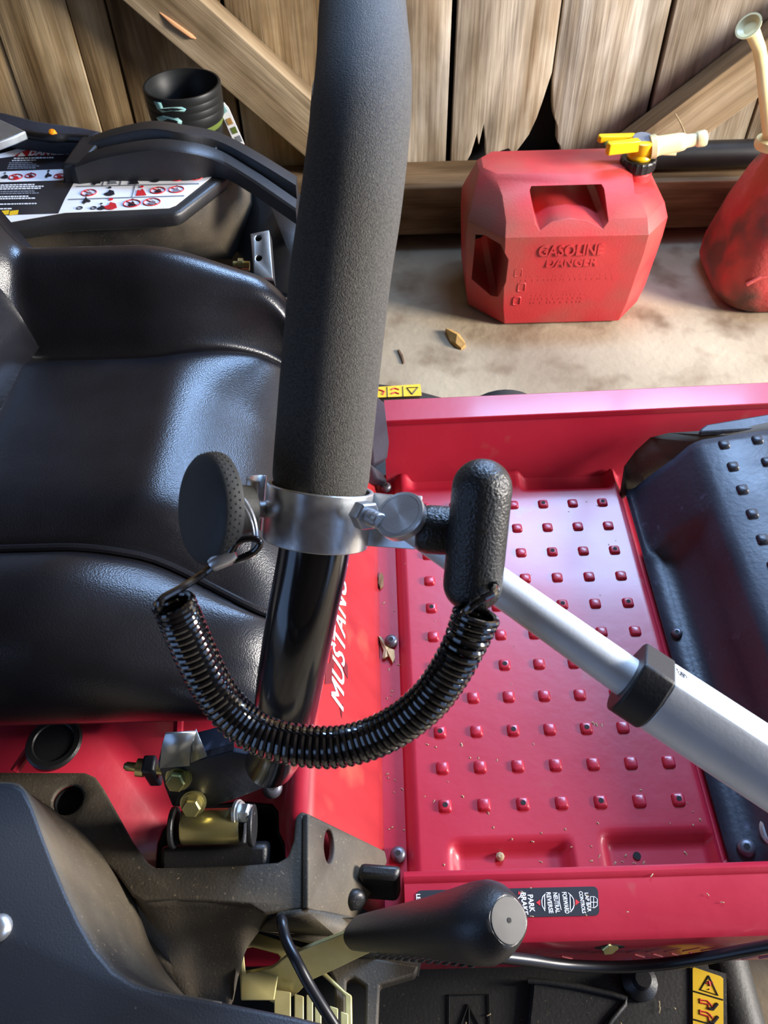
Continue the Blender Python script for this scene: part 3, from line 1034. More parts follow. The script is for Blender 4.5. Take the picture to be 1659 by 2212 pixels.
for t, ra, rb in ((0, .0080, .0115), (.006, .0096, .0128), (.08, .0104, .0138), (.3, .0128, .0158), (.55, .0156, .0180), (.74, .0190, .0206), (.84, .0208, .0222), (.90, .0208, .0221), (.94, .0192, .0202), (.97, .0166, .0173), (.99, .0140, .0146), (1.0, .0124, .0128)):
    secs.append([ga + gd * (L_ * t) + side * (rb * (abs(math.cos(w)) ** .8) * (1 if math.cos(w) > 0 else -1)) + up_ * (ra * (abs(math.sin(w)) ** .8) * (1 if math.sin(w) > 0 else -1)) for w in [2 * PI * k / 32 for k in range(32)]])
MB().loft(secs).build('brake_grip', PLAS, brk, angle=45)
cap_c = ga + gd * (L_ + .0001)
MB().lathe([(.0124, 0), (.0122, .0006), (.0112, .0007), (0, .0007)], cap_c, gd, 32).build('grip_end_cap', pm('grey_grip_end', srgb(54, 52, 49), srgb(66, 63, 59), scale=80, rough=.6), brk)
MB().lathe([(0, 0), (.0015, 0), (.0015, .0002), (0, .0002)], cap_c + gd * .0008, gd, 10).build('grip_vent_hole', VOID, brk)
sm_ = [ga + gd * (L_ * t) + up_ * (r - .0002) * .80 - side * 0 + V((0, -1, 0)) * r * .45 for t, r in ((.02, .0098), (.1, .0108), (.3, .0132), (.55, .0160), (.75, .0190), (.86, .0192))]
MB().tube(sm_, .0005, 6).build('grip_seam', VOID, brk)
rid = MB()
for k in range(13):
    for j in (-1, 0, 1):
        t = .20 + .05 * k
        w = -.75 + .28 * j
        rr_ = .0128 + .0105 * t
        base_ = ga + gd * (L_ * t)
        # ribs on the face turned to the viewer
        dirr = -up_ * math.sin(-w) * .6 - V((0, 1, 0)) * .8
        dirr = (dirr - gd * dirr.dot(gd)).normalized()
        tang = gd.cross(dirr)
        c0 = base_ + dirr * rr_ + tang * (.0065 * j)
        rid.tube([c0 - tang * .0025 - gd * .001, c0 + dirr * .0006, c0 + tang * .0025 + gd * .001], [.0006, .0011, .0006], 6)
tag(rid.build('grip_ribs', PLAS, brk), kind='stuff')

# --- cutting deck seen under both rails
def deck_outline(sg):
    pts = []
    return pts


dk = MB()
dpts = []
yc = .475
for x, h in ((-.34, .50), (-.20, .575), (-.08, .592), (.02, .580), (.10, .548), (.16, .520), (.33, .50), (.42, .48)):
    dpts.append((x, h))
far_l = curve_pts([V((x, yc + h, .14)) for x, h in dpts], 40)
mid_ = [V((p.x, yc, .15)) for p in far_l]
nearpts = [P(a, b, z=.14) for a, b in ((-200, 2500),)]
secs = []
for p in far_l:
    hh = p.y - yc
    x = min(p.x, .306)
    px_ = min(p.x, .330)
    secs.append([V((px_, yc + hh + .004, .04)), V((px_, yc + hh + .003, .11)), V((px_, yc + hh - .003, .130)), V((px_, yc + hh - .018, .14)), V((x, yc + .3, .15)), V((x, yc, .15)), V((x, .30, .15)), V((x, .05, .15)), V((x, -.10, .145)), V((x, -.118, .13)), V((x, -.12, .04))])
dk.loft(secs, closed=False, caps=False)
deck = dk.build('cutting_deck', DECKM, MOW, angle=50, solid=.004)
# rounded front lip of the deck on the near side
lip = MB().tube([V((.329, -.12, .122)), V((.329, .1, .122)), V((.329, .3, .122))], .026, 16).build('deck_lip', DECKM, deck)
mb = MB()
mb.prism([P(a, b, z=.158) for a, b in ((1150, 2112), (1210, 2118), (1355, 2150), (1352, 2166), (1310, 2212), (1260, 2300), (1130, 2300))], (0, 0, -.012)).build('deck_cover', DECKM, deck, bevel=.003)
mb = MB().tube([P(a, b, z=.160) for a, b in ((1140, 2118), (1180, 2121), (1250, 2132), (1325, 2149), (1352, 2158), (1350, 2170), (1320, 2205), (1290, 2260))], .0028, 10).build('cover_rib', DECKM, deck)
MB().lathe([(.017, 0), (.017, .004), (.009, .010), (.008, .018), (.0075, .020), (0, .020)], P(1380, 2122, z=.152), (0, 0, 1), 20).build('deck_peg', PLAS, deck)
# pressed arrow-in-a-square mark
zz = .1512
for seg in ([(970, 2150), (1056, 2148), (1060, 2290), (970, 2290), (970, 2150)], [(996, 2212), (1012, 2170), (1034, 2212)], [(1013, 2178), (1013, 2260)]):
    MB().tube([P(a, b, z=zz) for a, b in seg], .0009, 6).build('pressed_mark', VOID, deck)


def ylabel(pts, z, cuts):
    lb = MB().prism([P(a, b, z=z) for a, b in pts], (0, 0, .0005)).build('warning_label', YELP, MOW)
    for segs, mt, w in cuts:
        MB().tube([P(a, b, z=z + .0006) for a, b in segs], w, 6).build('label_print', mt, lb)
    return lb


MB().prism([P(a, b, z=.1500) for a, b in ((1490, 2082), (1568, 2104), (1572, 2330), (1490, 2330))], (0, 0, .0015)).build('label_backing', DECKM, deck)
ylabel(((1496, 2092), (1500, 2090), (1556, 2109), (1562, 2114), (1563, 2300), (1497, 2300)), .1522, [
    ([(1531, 2108), (1551, 2150), (1513, 2138), (1531, 2108)], BLACKP, .0008),
    ([(1531, 2119), (1534, 2130)], REDP, .0011), ([(1525, 2124), (1540, 2122)], REDP, .0007), ([(1532, 2136), (1533, 2138)], REDP, .0010),
    ([(1498, 2141), (1562, 2160)], BLACKP, .0007), ([(1498, 2202), (1562, 2220)], BLACKP, .0007),
    ([(1512, 2157), (1512, 2166), (1530, 2170), (1530, 2180)], REDP, .0008), ([(1512, 2160), (1528, 2162), (1534, 2168), (1540, 2176)], REDP, .0007), ([(1530, 2178), (1540, 2180), (1550, 2168)], BLACKP, .0014),
    ([(1512, 2181), (1512, 2190), (1530, 2196), (1532, 2205)], REDP, .0008), ([(1512, 2184), (1528, 2187), (1534, 2192), (1540, 2200)], REDP, .0007), ([(1532, 2207), (1540, 2210), (1551, 2196)], BLACKP, .0014),
    ([(1512, 2225), (1526, 2222), (1540, 2232)], BLACKP, .0009)])
ylabel(((790, 838), (908, 830), (911, 855), (790, 860)), .1465, [
    ([(890, 852), (879, 838), (903, 837), (890, 852)], BLACKP, .0012), ([(870, 835), (871, 857)], BLACKP, .0008), ([(836, 836), (837, 858)], BLACKP, .0008),
    ([(845, 842), (852, 839), (862, 842)], REDP, .0015), ([(845, 851), (853, 848), (862, 851)], REDP, .0015), ([(818, 842), (830, 846), (826, 853)], REDP, .0015)])
# gauge wheel beyond the far rail
c = V((.206, .985, .075))
MB().lathe([(.02, -.04), (.06, -.042), (.073, -.030), (.075, 0), (.073, .030), (.06, .042), (.02, .04)], c, (0, 1, 0), 32).build('gauge_wheel', TYRE, MOW, angle=60)
for sy in (.475 - .44, .475 + .44):
    MB().lathe([(.05, -.09), (.17, -.10), (.215, -.085), (.225, -.05), (.228, 0), (.225, .05), (.215, .085), (.17, .10), (.05, .09)], (-.62, sy, .228), (0, 1, 0), 40).build('rear_tyre', TYRE, MOW, angle=60)
    MB().lathe([(.05, -.03), (.10, -.035), (.13, -.02), (.137, 0), (.13, .02), (.10, .035), (.05, .03)], (.80, .475 + (sy - .475) * .6, .137), (0, 1, 0), 32).build('caster_wheel', TYRE, MOW, angle=60)
MB().box((.02, .25, .19), (1.5, .05, .07)).box((.02, .70, .19), (1.5, .05, .07)).box((-.62, .475, .23), (.06, .8, .06)).build('chassis', PLAS, MOW, bevel=.004)
MB().box((-.35, .475, .235), (.54, .5, .10)).build('tank_box', VOID, MOW, bevel=.01)

# --- cables
MB().tube(curve_pts([P(a, b, d=d) for a, b, d in ((700, 2030, .66), (660, 2012, .655), (630, 1988, .645), (612, 1976, .63), (609, 1990, .61), (618, 2030, .60), (640, 2075, .59), (668, 2128, .585), (700, 2180, .58), (745, 2250, .575))], 60), .0042, 12).build('control_cable', CABLE, MOW)
MB().tube(curve_pts([P(a, b, y=.139) for a, b in ((1060, 2064), (1140, 2074), (1220, 2085), (1320, 2089), (1420, 2084), (1520, 2070), (1600, 2055), (1680, 2040), (1760, 2020))], 40), .0048, 12).build('harness_cable', CABLE, MOW)

# --- lap bars
lp = [(783, -170, .56), (784, -60, .505), (784, 50, .462), (786, 130, .436), (783, 210, .418), (775, 300, .409), (757, 450, .405), (735, 600, .408), (714, 800, .416), (696, 1000, .4245), (680, 1180, .432), (652, 1330, .4425), (630, 1450, .462), (619, 1520, .485), (612, 1575, .520), (602, 1612, .560), (585, 1645, .598)]
lev = curve_pts([P(a, b, d=d) for a, b, d in lp], 110)


def arc_at(py):
    return min(range(len(lev)), key=lambda i: abs(py_of(lev[i]) - py))


def py_of(p):
    r = p - CAM
    return H / 2 - FPX * r.dot(UPV) / r.dot(FWD)


i0 = arc_at(1050)


def lap_bar(pts, split, first):
    g = MB().tube(pts[split - 4:], .019, 28).build('lap_bar', TUBE, MOW)
    rad = [.0255] * (split + 1)
    rad[split - 1] = .0254
    rad[split] = .0242
    MB().tube(pts[:split + 1], rad, 40).build('foam_grip', FOAM, g, angle=50)
    return g


bar = lap_bar(lev, i0, True)
far = [V((p.x + .004, .958 - p.y, p.z)) for p in lev if p.y < .335]
bar2 = lap_bar(far, i0 - (len(lev) - len(far)), False)
# lever plate with its flange
pl_ = [P(a, b, d=d) for a, b, d in ((345, 1662, .612), (440, 1640, .604), (500, 1624, .600), (560, 1636, .60), (592, 1640, .600), (590, 1668, .612), (572, 1702, .622), (520, 1722, .630), (452, 1746, .640), (372, 1742, .640), (355, 1700, .626))]
nup = V((0, -.55, .83))
plate('lever_plate', pl_, BLUED, bar, .005, bevel=.001, n_up=tuple(nup))
mb = MB()
fa = [P(a, b, d=d) for a, b, d in ((343, 1660, .612), (440, 1638, .604), (505, 1620, .600))]
mb.loft([[p, p + V((0, .004, .0035)), p + V((0, .022, .001)), p + V((0, .022, -.004))] for p in fa]).build('plate_flange', BLUED, bar)


def hexbolt(px, py, d, ax, r, mat, parent, head=.0085, washer=True):
    ax = V(ax).normalized()
    p = P(px, py, d=d)
    mb = MB()
    o = mb.lathe([(r * .5, -.012), (r * 1.0, 0), (r * 1.0, head * .8), (r * .86, head), (0, head)], p, ax, 6).build('hex_bolt', mat, parent, angle=20, bevel=.0004)
    if washer:
        MB().lathe([(r * 1.32, -.0042), (r * 1.32, -.0018), (r * 1.15, -.0016), (r * 1.15, .0002), (0, .0002)], p, ax, 24).build('washer', mat, parent, angle=30)
    return o


hexbolt(384, 1683, .612, (-.03, -.66, .62), .0076, ZINC, bar)
hexbolt(416, 1738, .625, (.05, -.66, .62), .0076, ZINC, bar)
hexbolt(522, 1757, .640, (1, -.1, .25), .0080, GALV, bar)
# bent pale zinc tab
tb = [P(a, b, d=d) for a, b, d in ((346, 1655, .600), (350, 1610, .590), (358, 1582, .583), (424, 1578, .583), (412, 1610, .590), (410, 1650, .602))]
mb = MB()
mb.add(tb, [(0, 1, 4, 5), (1, 2, 3, 4)])
mb.build('stop_tab', GALV, bar, solid=.002, angle=20)
mb = MB()
mb.add([P(a, b, d=d) for a, b, d in ((424, 1578, .583), (447, 1634, .602), (412, 1648, .603), (412, 1610, .590))], [(0, 1, 2, 3)])
mb.build('stop_tab_side', GALV, bar, solid=.002)
# small bolt at the far left of the plate
q = P(318, 1660, d=.63)
MB().lathe([(.004, -.02), (.004, .002), (.007, .002), (.007, .008), (.0035, .008), (.0035, .016), (.002, .018), (0, .018)], q, (-1, .1, .1), 12).build('stop_bolt', ZINC, bar)
MB().box(tuple(P(330, 1665, d=.635)), (.010, .014, .030)).build('stop_bracket', BLUED, bar, bevel=.002)
# pivot yoke under the plate
yk = MB()
z0_ = .345
pv = P(455, 1785, z=.40)
MB().lathe([(.0125, -.022), (.0135, -.020), (.0135, .022), (.0125, .024)], pv, (1, 0, 0), 32).build('pivot_sleeve', ZINC, MOW)
for dx in (-.031, .031):
    MB().prism(oval(pv + V((dx, 0, 0)), (0, .016, 0), (0, 0, .016), 20), (.004, 0, 0)).build('yoke_cheek', PLAS, MOW, bevel=.001)
yk.loft([[pv + V((x, -.010, -.015)), pv + V((x, -.036, -.028)), pv + V((x, -.040, -.036)), pv + V((x, .0, -.036))] for x in (-.042, -.036, .034, .044)])
yk.build('pivot_yoke', PLAS, MOW, bevel=.004)
MB().box(tuple(pv + V((0, .004, -.06))), (.05, .03, .07)).build('pivot_post', PLAS, MOW, bevel=.003)

# --- far rear fender with warning label, carrying rail and console
ZG = .475
ft = [P(a, b, z=ZG) for a, b in ((-330, 330), (-40, 300), (150, 318), (330, 340), (484, 362), (494, 370), (488, 382), (392, 455), (378, 462), (340, 466), (150, 474), (20, 494), (-60, 512), (-330, 560))]
ff = plate('rear_fender', ft, PLAS, MOW, .02, bevel=.005)
lo_ = [P(484, 362, z=ZG - .004), P(494, 371, z=ZG - .006), P(486, 384, z=ZG - .006), P(392, 457, z=ZG - .006), P(376, 464, z=ZG - .006), P(340, 468, z=ZG - .006), P(150, 476, z=ZG - .006), P(20, 496, z=ZG - .006), P(-330, 562, z=ZG - .006)]
hi_ = [P(500, 372, z=.44), P(540, 395, z=.42), P(560, 470, z=.36), P(500, 560, z=.34), P(400, 560, z=.36), P(340, 580, z=.36), P(150, 600, z=.36), P(20, 600, z=.36), P(-330, 680, z=.36)]
mb = MB()
mb.loft([[p, p.lerp(q, .12) + V((.004, -.003, .004)), p.lerp(q, .55) + V((.008, -.008, .006)), q] for p, q in zip(lo_, hi_)], closed=False, caps=False)
mb.build('fender_wall', PLASD, MOW, angle=60, solid=.003)
# panel in front of it that runs on behind the lap bars
pf = [P(a, b, z=z) for a, b, z in ((500, 372, .44), (560, 380, .43), (650, 420, .40), (660, 640, .36), (560, 640, .34), (420, 600, .28), (490, 520, .33), (555, 470, .36), (540, 395, .42))]
mb = MB()
mb.add(pf, [tuple(range(len(pf)))])
mb.build('fender_front', PLAS, MOW, solid=.004)
# warning label
ZL = ZG + .0005
wl_ = MB().prism([P(a, b, z=ZL) for a, b in ((-60, 350), (40, 322), (80, 317), (150, 320), (152, 372), (166, 380), (470, 366), (470, 372), (380, 444), (365, 450), (140, 460), (0, 484), (-60, 498))], (0, 0, .0006)).build('danger_label', WHITE, MOW)
ZL2 = ZL + .0009


def lpoly(name, pts, mat, z=None):
    return MB().prism([P(a, b, z=z or ZL2) for a, b in pts], (0, 0, .0003)).build(name, mat, wl_)


lpoly('label_panel', [(-60, 350), (30, 338), (149, 334), (148, 368), (133, 365), (0, 370), (-60, 374)], BLACKP)
lpoly('label_panel', [(-60, 400), (0, 394), (163, 389), (140, 430), (126, 461), (0, 465), (-60, 470)], BLACKP)
lpoly('danger_band', [(30, 339), (46, 328), (80, 319), (110, 318), (150, 320), (149, 334)], REDP)
for a, b, c_, d_ in ((166, 402, 430, 396), (148, 430, 398, 422)):
    lpoly('label_rule', [(a, b), (c_, d_), (c_, d_ + 2), (a, b + 2)], GREYP)
for a, b, c_, d_ in ((228, 380, 220, 402), (265, 379, 258, 401), (292, 398, 284, 426)):
    lpoly('label_rule', [(a, b), (a + 2, b), (c_ + 2, d_), (c_, d_)], GREYP)
xd = P(150, 330, z=ZL2) - P(60, 333, z=ZL2)
text('danger_lettering', 'DANGER', WHITE, wl_, P(107, 329.5, z=ZL2 + .0006), xd, V((-.1, 1, 0)), .022, .0002, bold=.0009, fit=.060)
lpoly('label_triangle', [(38, 338), (47, 328), (55, 337)], WHITE, ZL2 + .0004)


def minitext(px, py, n, ln, sz, mat=WHITE, z=ZL2 + .0004):
    """rows of print too small to read in the photograph: broken light dashes"""
    mb = MB()
    for k in range(n):
        x = px - k * 1.5
        while x < px + ln * random.uniform(.6, 1.0):
            w = random.uniform(3, 9)
            y = py + k * sz - (x - px) * .02
            mb.prism([P(x, y, z=z), P(x + w, y, z=z), P(x + w, y + sz * .55, z=z), P(x, y + sz * .55, z=z)], (0, 0, .0002))
            x += w + 1.6
    tag(mb.build('small_print', mat, wl_), kind='stuff')


minitext(30, 341, 1, 118, 4.2)
minitext(26, 346, 1, 70, 3.6)
minitext(20, 351, 4, 70, 3.9, GREYP)
minitext(-4, 399, 3, 110, 4.2)
minitext(-4, 413, 2, 100, 4.4, GREYP)
minitext(-4, 424, 2, 90, 4.4)
minitext(0, 440, 1, 100, 4.2)
minitext(-2, 450, 1, 34, 4.2)
for a in (2, 22):
    lpoly('label_patch', [(a, 456), (a + 18, 454), (a + 16, 463), (a - 2, 465)], YELP, ZL2 + .0004)


def ban(px, py, r, slash=True, mat=REDP):
    c = P(px, py, z=ZL2 + .0004)
    rx = (P(px + r, py, z=ZL2) - P(px, py, z=ZL2)).length
    rg = oval(c, (rx, 0, 0), (0, rx * .82, 0), 18)
    mb = MB().tube(rg, .0007, 5, ring=True, caps=False)
    if slash:
        mb.tube([rg[7], rg[16]], .0006, 5)
    mb.build('prohibition_sign', mat, wl_)


for a, b, r in ((34, 382, 14), (66, 379, 11), (128, 380, 11), (384, 384, 16), (422, 382, 16), (192, 416, 16), (341, 411, 16), (381, 409, 16), (285, 439, 18), (328, 436, 18)):
    ban(a, b, r)


def figure(px, py, s=1.0, mat=BLACKP, kind=0):
    mb = MB()
    z = ZL2 + .0004
    pts = {0: [(-8, 4), (-3, -2), (0, -7), (3, -1), (9, 1), (8, 4), (1, 4), (-4, 8)],
           1: [(-10, 2), (-2, -1), (0, -5), (8, -3), (10, 3), (2, 6), (-6, 5)],
           2: [(-9, 6), (-6, -4), (-2, -2), (2, -6), (5, -2), (9, 5)]}[kind]
    mb.prism([P(px + a * s, py + b * s, z=z) for a, b in pts], (0, 0, .0003))
    mb.prism(oval(P(px + 1 * s, py - 9 * s, z=z), (.0022 * s, 0, 0), (0, .0022 * s, 0), 8), (0, 0, .0003))
    mb.build('pictogram', mat, wl_)


for a, b, s, m_, k in ((10, 381, .8, BLACKP, 1), (34, 383, .6, REDP, 1), (67, 379, .6, BLACKP, 0), (104, 377, .9, BLACKP, 0), (128, 381, .6, REDP, 1), (208, 392, 1.1, BLACKP, 0), (244, 392, 1.0, GREYP, 2), (290, 391, 1.2, BLACKP, 2), (335, 388, 1.0, BLACKP, 1), (384, 385, .8, REDP, 0), (422, 383, .8, GREYP, 1), (192, 417, .7, GREYP, 1), (236, 416, 1.2, BLACKP, 1), (305, 415, 1.3, REDP, 2), (341, 412, .8, BLACKP, 1), (381, 410, .9, GREYP, 2), (186, 432, 1.1, BLACKP, 0), (238, 444, 1.5, REDP, 1), (218, 448, .9, BLACKP, 1), (285, 440, 1.0, BLACKP, 2), (328, 437, .9, GREYP, 1)):
    figure(a, b, s, m_, k)
for a in (172, 202):
    ban(a, 449, 6, False, BLACKP)
# carrying rail: two arched rims, floor between them, front face
R1 = curve_pts([P(a, b, z=z) for a, b, z in ((196, 300, .508), (250, 283, .518), (325, 269, .528), (390, 277, .526), (470, 294, .510), (550, 335, .495), (640, 390, .470))], 40)
R2 = curve_pts([P(a, b, z=z) for a, b, z in ((165, 346, .502), (230, 325, .512), (330, 309, .522), (400, 314, .518), (465, 330, .502), (540, 372, .485), (640, 440, .460))], 40)
mb = MB()
secs = [[p + V((0, .018, -.03)), p + V((0, .016, -.002)), p, p + V((0, -.013, 0)), p + V((0, -.016, -.004)), p + V((0, -.018, -.022))] for p in R1]
hr = mb.loft(secs).build('carrying_rail', PLAS, MOW, angle=40)
mb = MB()
secs = [[p + V((0, .016, -.025)), p + V((0, .014, -.002)), p + V((0, .012, 0)), p + V((0, -.012, 0)), p + V((0, -.016, -.003)), V((p.x, p.y - .018, min(p.z - .022, ZG - .001)))] for p in R2]
mb.loft(secs).build('rail_front', PLAS, hr, angle=40)
mb = MB().loft([[p + V((0, -.01, -.022)), q + V((0, .01, -.025))] for p, q in zip(R1, R2)], closed=False, caps=False).build('rail_trough', VOID, hr, solid=.003)
p, q = P(196, 302, z=.508), P(160, 345, z=.502)
MB().hexa([p + V((-.02, .01, -.036)), q + V((-.022, -.016, -.030)), q + V((.006, -.016, -.030)), p + V((.012, .01, -.036)), p + V((-.016, .012, .001)), q + V((-.014, -.014, .001)), q + V((.012, -.014, .001)), p + V((.02, .012, .001))]).build('rail_end', PLAS, hr, bevel=.004)
p, q = P(460, 293, z=.511), P(455, 325, z=.504)
MB().hexa([p + V((-.008, 0, -.03)), q + V((-.008, 0, -.03)), q + V((.008, 0, -.03)), p + V((.008, 0, -.03)), p + V((-.007, 0, -.004)), q + V((-.007, 0, -.004)), q + V((.007, 0, -.004)), p + V((.007, 0, -.004))]).build('rail_web', PLAS, hr, bevel=.002)
# rear guard behind the label, pale engine panel and amber tell-tale
mb = MB().tube(curve_pts([P(a, b, z=z) for a, b, z in ((-200, 246, .50), (0, 276, .50), (60, 290, .50), (110, 298, .505), (150, 298, .502), (196, 300, .504))], 24), .006, 10).build('guard_lip', PLAS, MOW)
mb = MB().prism([P(a, b, z=.50) for a, b in ((-200, 215), (10, 240), (80, 258), (180, 272), (225, 282), (200, 300), (110, 300), (0, 285), (-200, 262))], (0, 0, -.03)).build('engine_cowl', BLUED, MOW, bevel=.008)
MB().prism([P(a, b, z=.532) for a, b in ((-120, 225), (0, 257), (56, 283), (30, 294), (-20, 312), (-120, 330))], (0, 0, -.012)).build('engine_panel', GALV, MOW, bevel=.002)
MB().lathe([(.0055, -.01), (.0055, .004), (.004, .007), (0, .008)], P(115, 290, z=.508), (0, -.5, .85), 16).build('tell_tale', ORANGE, MOW)
# silver damper bracket with two holes, and its bolt
bc = P(566, 546, z=.43)
bq = [P(a, b, d=d) for a, b, d in ((541, 505, .985), (581, 497, .985), (589, 600, .965), (549, 600, .965))]
nb_ = (bq[1] - bq[0]).cross(bq[3] - bq[0]).normalized()
if nb_.y > 0:
    nb_ = -nb_
hs = []
for a, b in ((558, 514), (559, 557)):
    r_ = P(a, b, d=1) - CAM
    hc = CAM + r_ * ((bq[0] - CAM).dot(nb_) / r_.dot(nb_))
    hs.append(oval(hc, (bq[1] - bq[0]).normalized() * .0042, (bq[3] - bq[0]).normalized() * .0048, 14))
plate('damper_bracket', bq, GALV, MOW, .006, holes=hs, n_up=tuple(nb_), bevel=.0006)
MB().prism([p - nb_ * .007 for p in bq], -nb_ * .012).build('bracket_back', VOID, MOW)
MB().lathe([(.006, -.008), (.006, 0), (.009, 0), (.009, .006), (.005, .006), (.005, .012), (0, .012)], P(525, 574, d=1.0), (-1, 0, .1), 12).build('damper_bolt', ZINC, MOW)
# far console fin beside the front panel
f2 = [P(a, b, z=z) for a, b, z in ((812, 850, .40), (832, 870, .37), (842, 955, .31), (838, 990, .29), (806, 1005, .30), (800, 930, .37))]
mb = MB().prism(f2, (-.02, .01, -.03)).build('console_fin', BLUED, MOW, bevel=.003)
mb = MB().prism([P(a, b, z=z) for a, b, z in ((800, 1000, .31), (826, 1022, .26), (838, 1040, .256), (812, 1034, .27))], (-.01, .0, -.01)).build('fin_tail', BLUED, MOW, bevel=.002)

# ------------------------------------------------------------------ clamp, pole and knob on the near lap bar
ic = arc_at(1118)
cc = lev[ic]
ca = (lev[ic - 6] - lev[ic + 6]).normalized()          # up along the lever
view = (CAM - cc).normalized()
sx = RGT - ca * RGT.dot(ca)
sx.normalize()
sv = ca.cross(sx)
if sv.dot(view) < 0:
    sv = -sv
POLE = thing('extension_pole', tuple(cc), 'telescopic aluminium pole with zinc clamp and round black knob, fixed on the near lap bar', 'pole')
hb = .0150
# band as a strip wrapped round the lever, ears running out to both sides
ri, ro = .0258, .0280
loopo, loopi = [], []
prof_o, prof_i = [], []
for k in range(0, 25):
    t = math.radians(-12 + 204 * k / 24)
    prof_o.append(cc + sx * (ro * math.cos(t)) + sv * (ro * math.sin(t)))
    prof_i.append(cc + sx * (ri * math.cos(t)) + sv * (ri * math.sin(t)))
for k in range(1, 13):
    t = math.radians(192 + 156 * k / 13)
    prof_o.append(cc + sx * (ro * math.cos(t)) + sv * (ro * math.sin(t)))
    prof_i.append(cc + sx * (ri * math.cos(t)) + sv * (ri * math.sin(t)))
secs = []
for o_, i_ in zip(prof_o, prof_i):
    secs.append([o_ + ca * hb, o_ - ca * hb, i_ - ca * hb, i_ + ca * hb])
MB().loft(secs, ring=True).build('clamp_band', STEEL, POLE, bevel=.0006, angle=35)
# right ear towards the pole
e0 = cc + sx * (ro - .002) - sv * .002
e1 = P(905, 1128, d=.418)
ed = (e1 - e0)
mb = MB()
mb.loft([[e0 + ed * t + ca * hb * (.98 if t < .5 else .9), e0 + ed * t - ca * hb * .98, e0 + ed * t - ca * hb * .98 - sv * .003, e0 + ed * t + ca * hb * .9 - sv * .003] for t in (0, .12, .5, 1.0)])
mb.build('clamp_ear', STEEL, POLE, bevel=.0005)
# left end: rolled ear standing off the band
l0 = cc - sx * (ro + .0035) + sv * .002
mb = MB()
mb.loft([[l0 + (-sx * math.cos(t) * .0075 + sv * math.sin(t) * .0125) + ca * h for h in (hb * 1.05, -hb * .95)] for t in [math.radians(-100 + 200 * k / 16) for k in range(17)]], closed=False, caps=False)
mb.build('clamp_lug', STEEL, POLE, solid=.0022, angle=60)
# bolt, nut
nb0 = P(786, 1112, d=.398)
nb1 = P(830, 1130, d=.384)
nd = (nb1 - nb0).normalized()
MB().lathe([(.0040, -.004), (.0040, (nb1 - nb0).length * .8), (.0034, (nb1 - nb0).length * .84), (0, (nb1 - nb0).length * .84)], nb0, nd, 16).build('clamp_bolt', STEEL, POLE, angle=30)
MB().lathe([(.0070, -.003), (.0074, -.002), (.0074, .0042), (.0066, .0050), (0, .0050)], nb0, nd, 6).build('lock_nut', STEEL, POLE, angle=20)
thr = MB()
for k in range(6):
    c_ = nb0 + nd * (.0062 + .0009 * k)
    thr.lathe([(.0039, -.0003), (.0043, 0), (.0039, .0003)], c_, nd, 14)
tag(thr.build('bolt_thread', STEEL, POLE), kind='stuff')
# pole: thin tube, collar with one flat side, wider outer tube
pa, pb = P(868, 1118, d=.425), P(1362, 1468, d=.398)
pd = (pb - pa).normalized()
MB().tube([pa - pd * .004, pa, pb + pd * .03], [.0085, .0092, .0104], 32).build('inner_tube', ALU, POLE)
pe = P(1700, 1690, d=.385)
pdl = (P(1640, 1650, d=.388) - pb).normalized()
us = pdl.cross(view).normalized()         # across the pole, seen side on
if us.dot(UPV) < 0:
    us = -us
uv = us.cross(pdl)
if uv.dot(view) < 0:
    uv = -uv


def dee(c, r, s=1.0):
    # D shape with a flat facet towards upper right
    pts = []
    for k in range(28):
        t = math.radians(52 + 256 * k / 27 + 18)
        pts.append(c + (us * math.cos(t) * r + uv * math.sin(t) * r) * s)
    # corner block
    pts.append(c + (us * .94 * r - uv * .55 * r) * s)
    pts.append(c + (us * 1.06 * r + uv * .62 * r) * s)
    return pts


def bevel_profile(c, r):
    """rounded below, two flats with a ridge above"""
    out = []
    for k in range(17):
        t = math.radians(100 + 170 * k / 16)
        out.append(c + us * r * math.cos(t) + uv * r * math.sin(t))
    out += [c + us * .60 * r - uv * .95 * r, c + us * 1.05 * r - uv * .50 * r, c + us * 1.10 * r - uv * .25 * r, c + us * .52 * r + uv * .98 * r, c + us * .40 * r + uv * 1.0 * r]
    return out


cR = .0176
c0 = pb - pdl * .002
MB().loft([bevel_profile(c0, cR * 1.04), bevel_profile(c0 + pdl * .0165, cR * 1.04)]).build('tube_collar', pm('black_collar_plastic', (.012, .012, .013, 1), rough=.55, bump=(500, .08)), POLE, bevel=.0012, angle=30)
c1 = c0 + pdl * .0165
MB().loft([bevel_profile(c1, cR * .985), bevel_profile(c1 + pdl * .40, cR * .985)]).build('outer_tube', ALU, POLE, bevel=.0006, angle=30)
# small engraved emblem on the flat near the collar
r_ = P(1474, 1458, d=1) - CAM
ff_n = ((bevel_profile(c1, cR)[-2] - bevel_profile(c1, cR)[-3]).cross(pdl)).normalized()
if ff_n.dot(view) < 0:
    ff_n = -ff_n
em = CAM + r_ * ((bevel_profile(c1, cR * .985)[-2] - CAM).dot(ff_n) / r_.dot(ff_n))
ea = pdl
eb = ff_n.cross(ea).normalized()
mb = MB().tube(oval(em + ff_n * .0001, ea * .0024, eb * .0024, 18), .00022, 5, ring=True, caps=False)
mb.tube([em - ea * .0012 - eb * .0010 + ff_n * .0002, em + ea * .0012 + eb * .0010 + ff_n * .0002], .0003, 5)
mb.tube([em + ea * .0010 - eb * .0012 + ff_n * .0002, em - ea * .0010 + eb * .0012 + ff_n * .0002], .0003, 5)
mb.tube([em - ea * .0034 + eb * .0026 + ff_n * .0002, em - ea * .0026 + eb * .0018 + ff_n * .0002, em - ea * .0030 + eb * .0006 + ff_n * .0002], .0002, 5)
mb.build('engraved_mark', BLACKP, POLE)
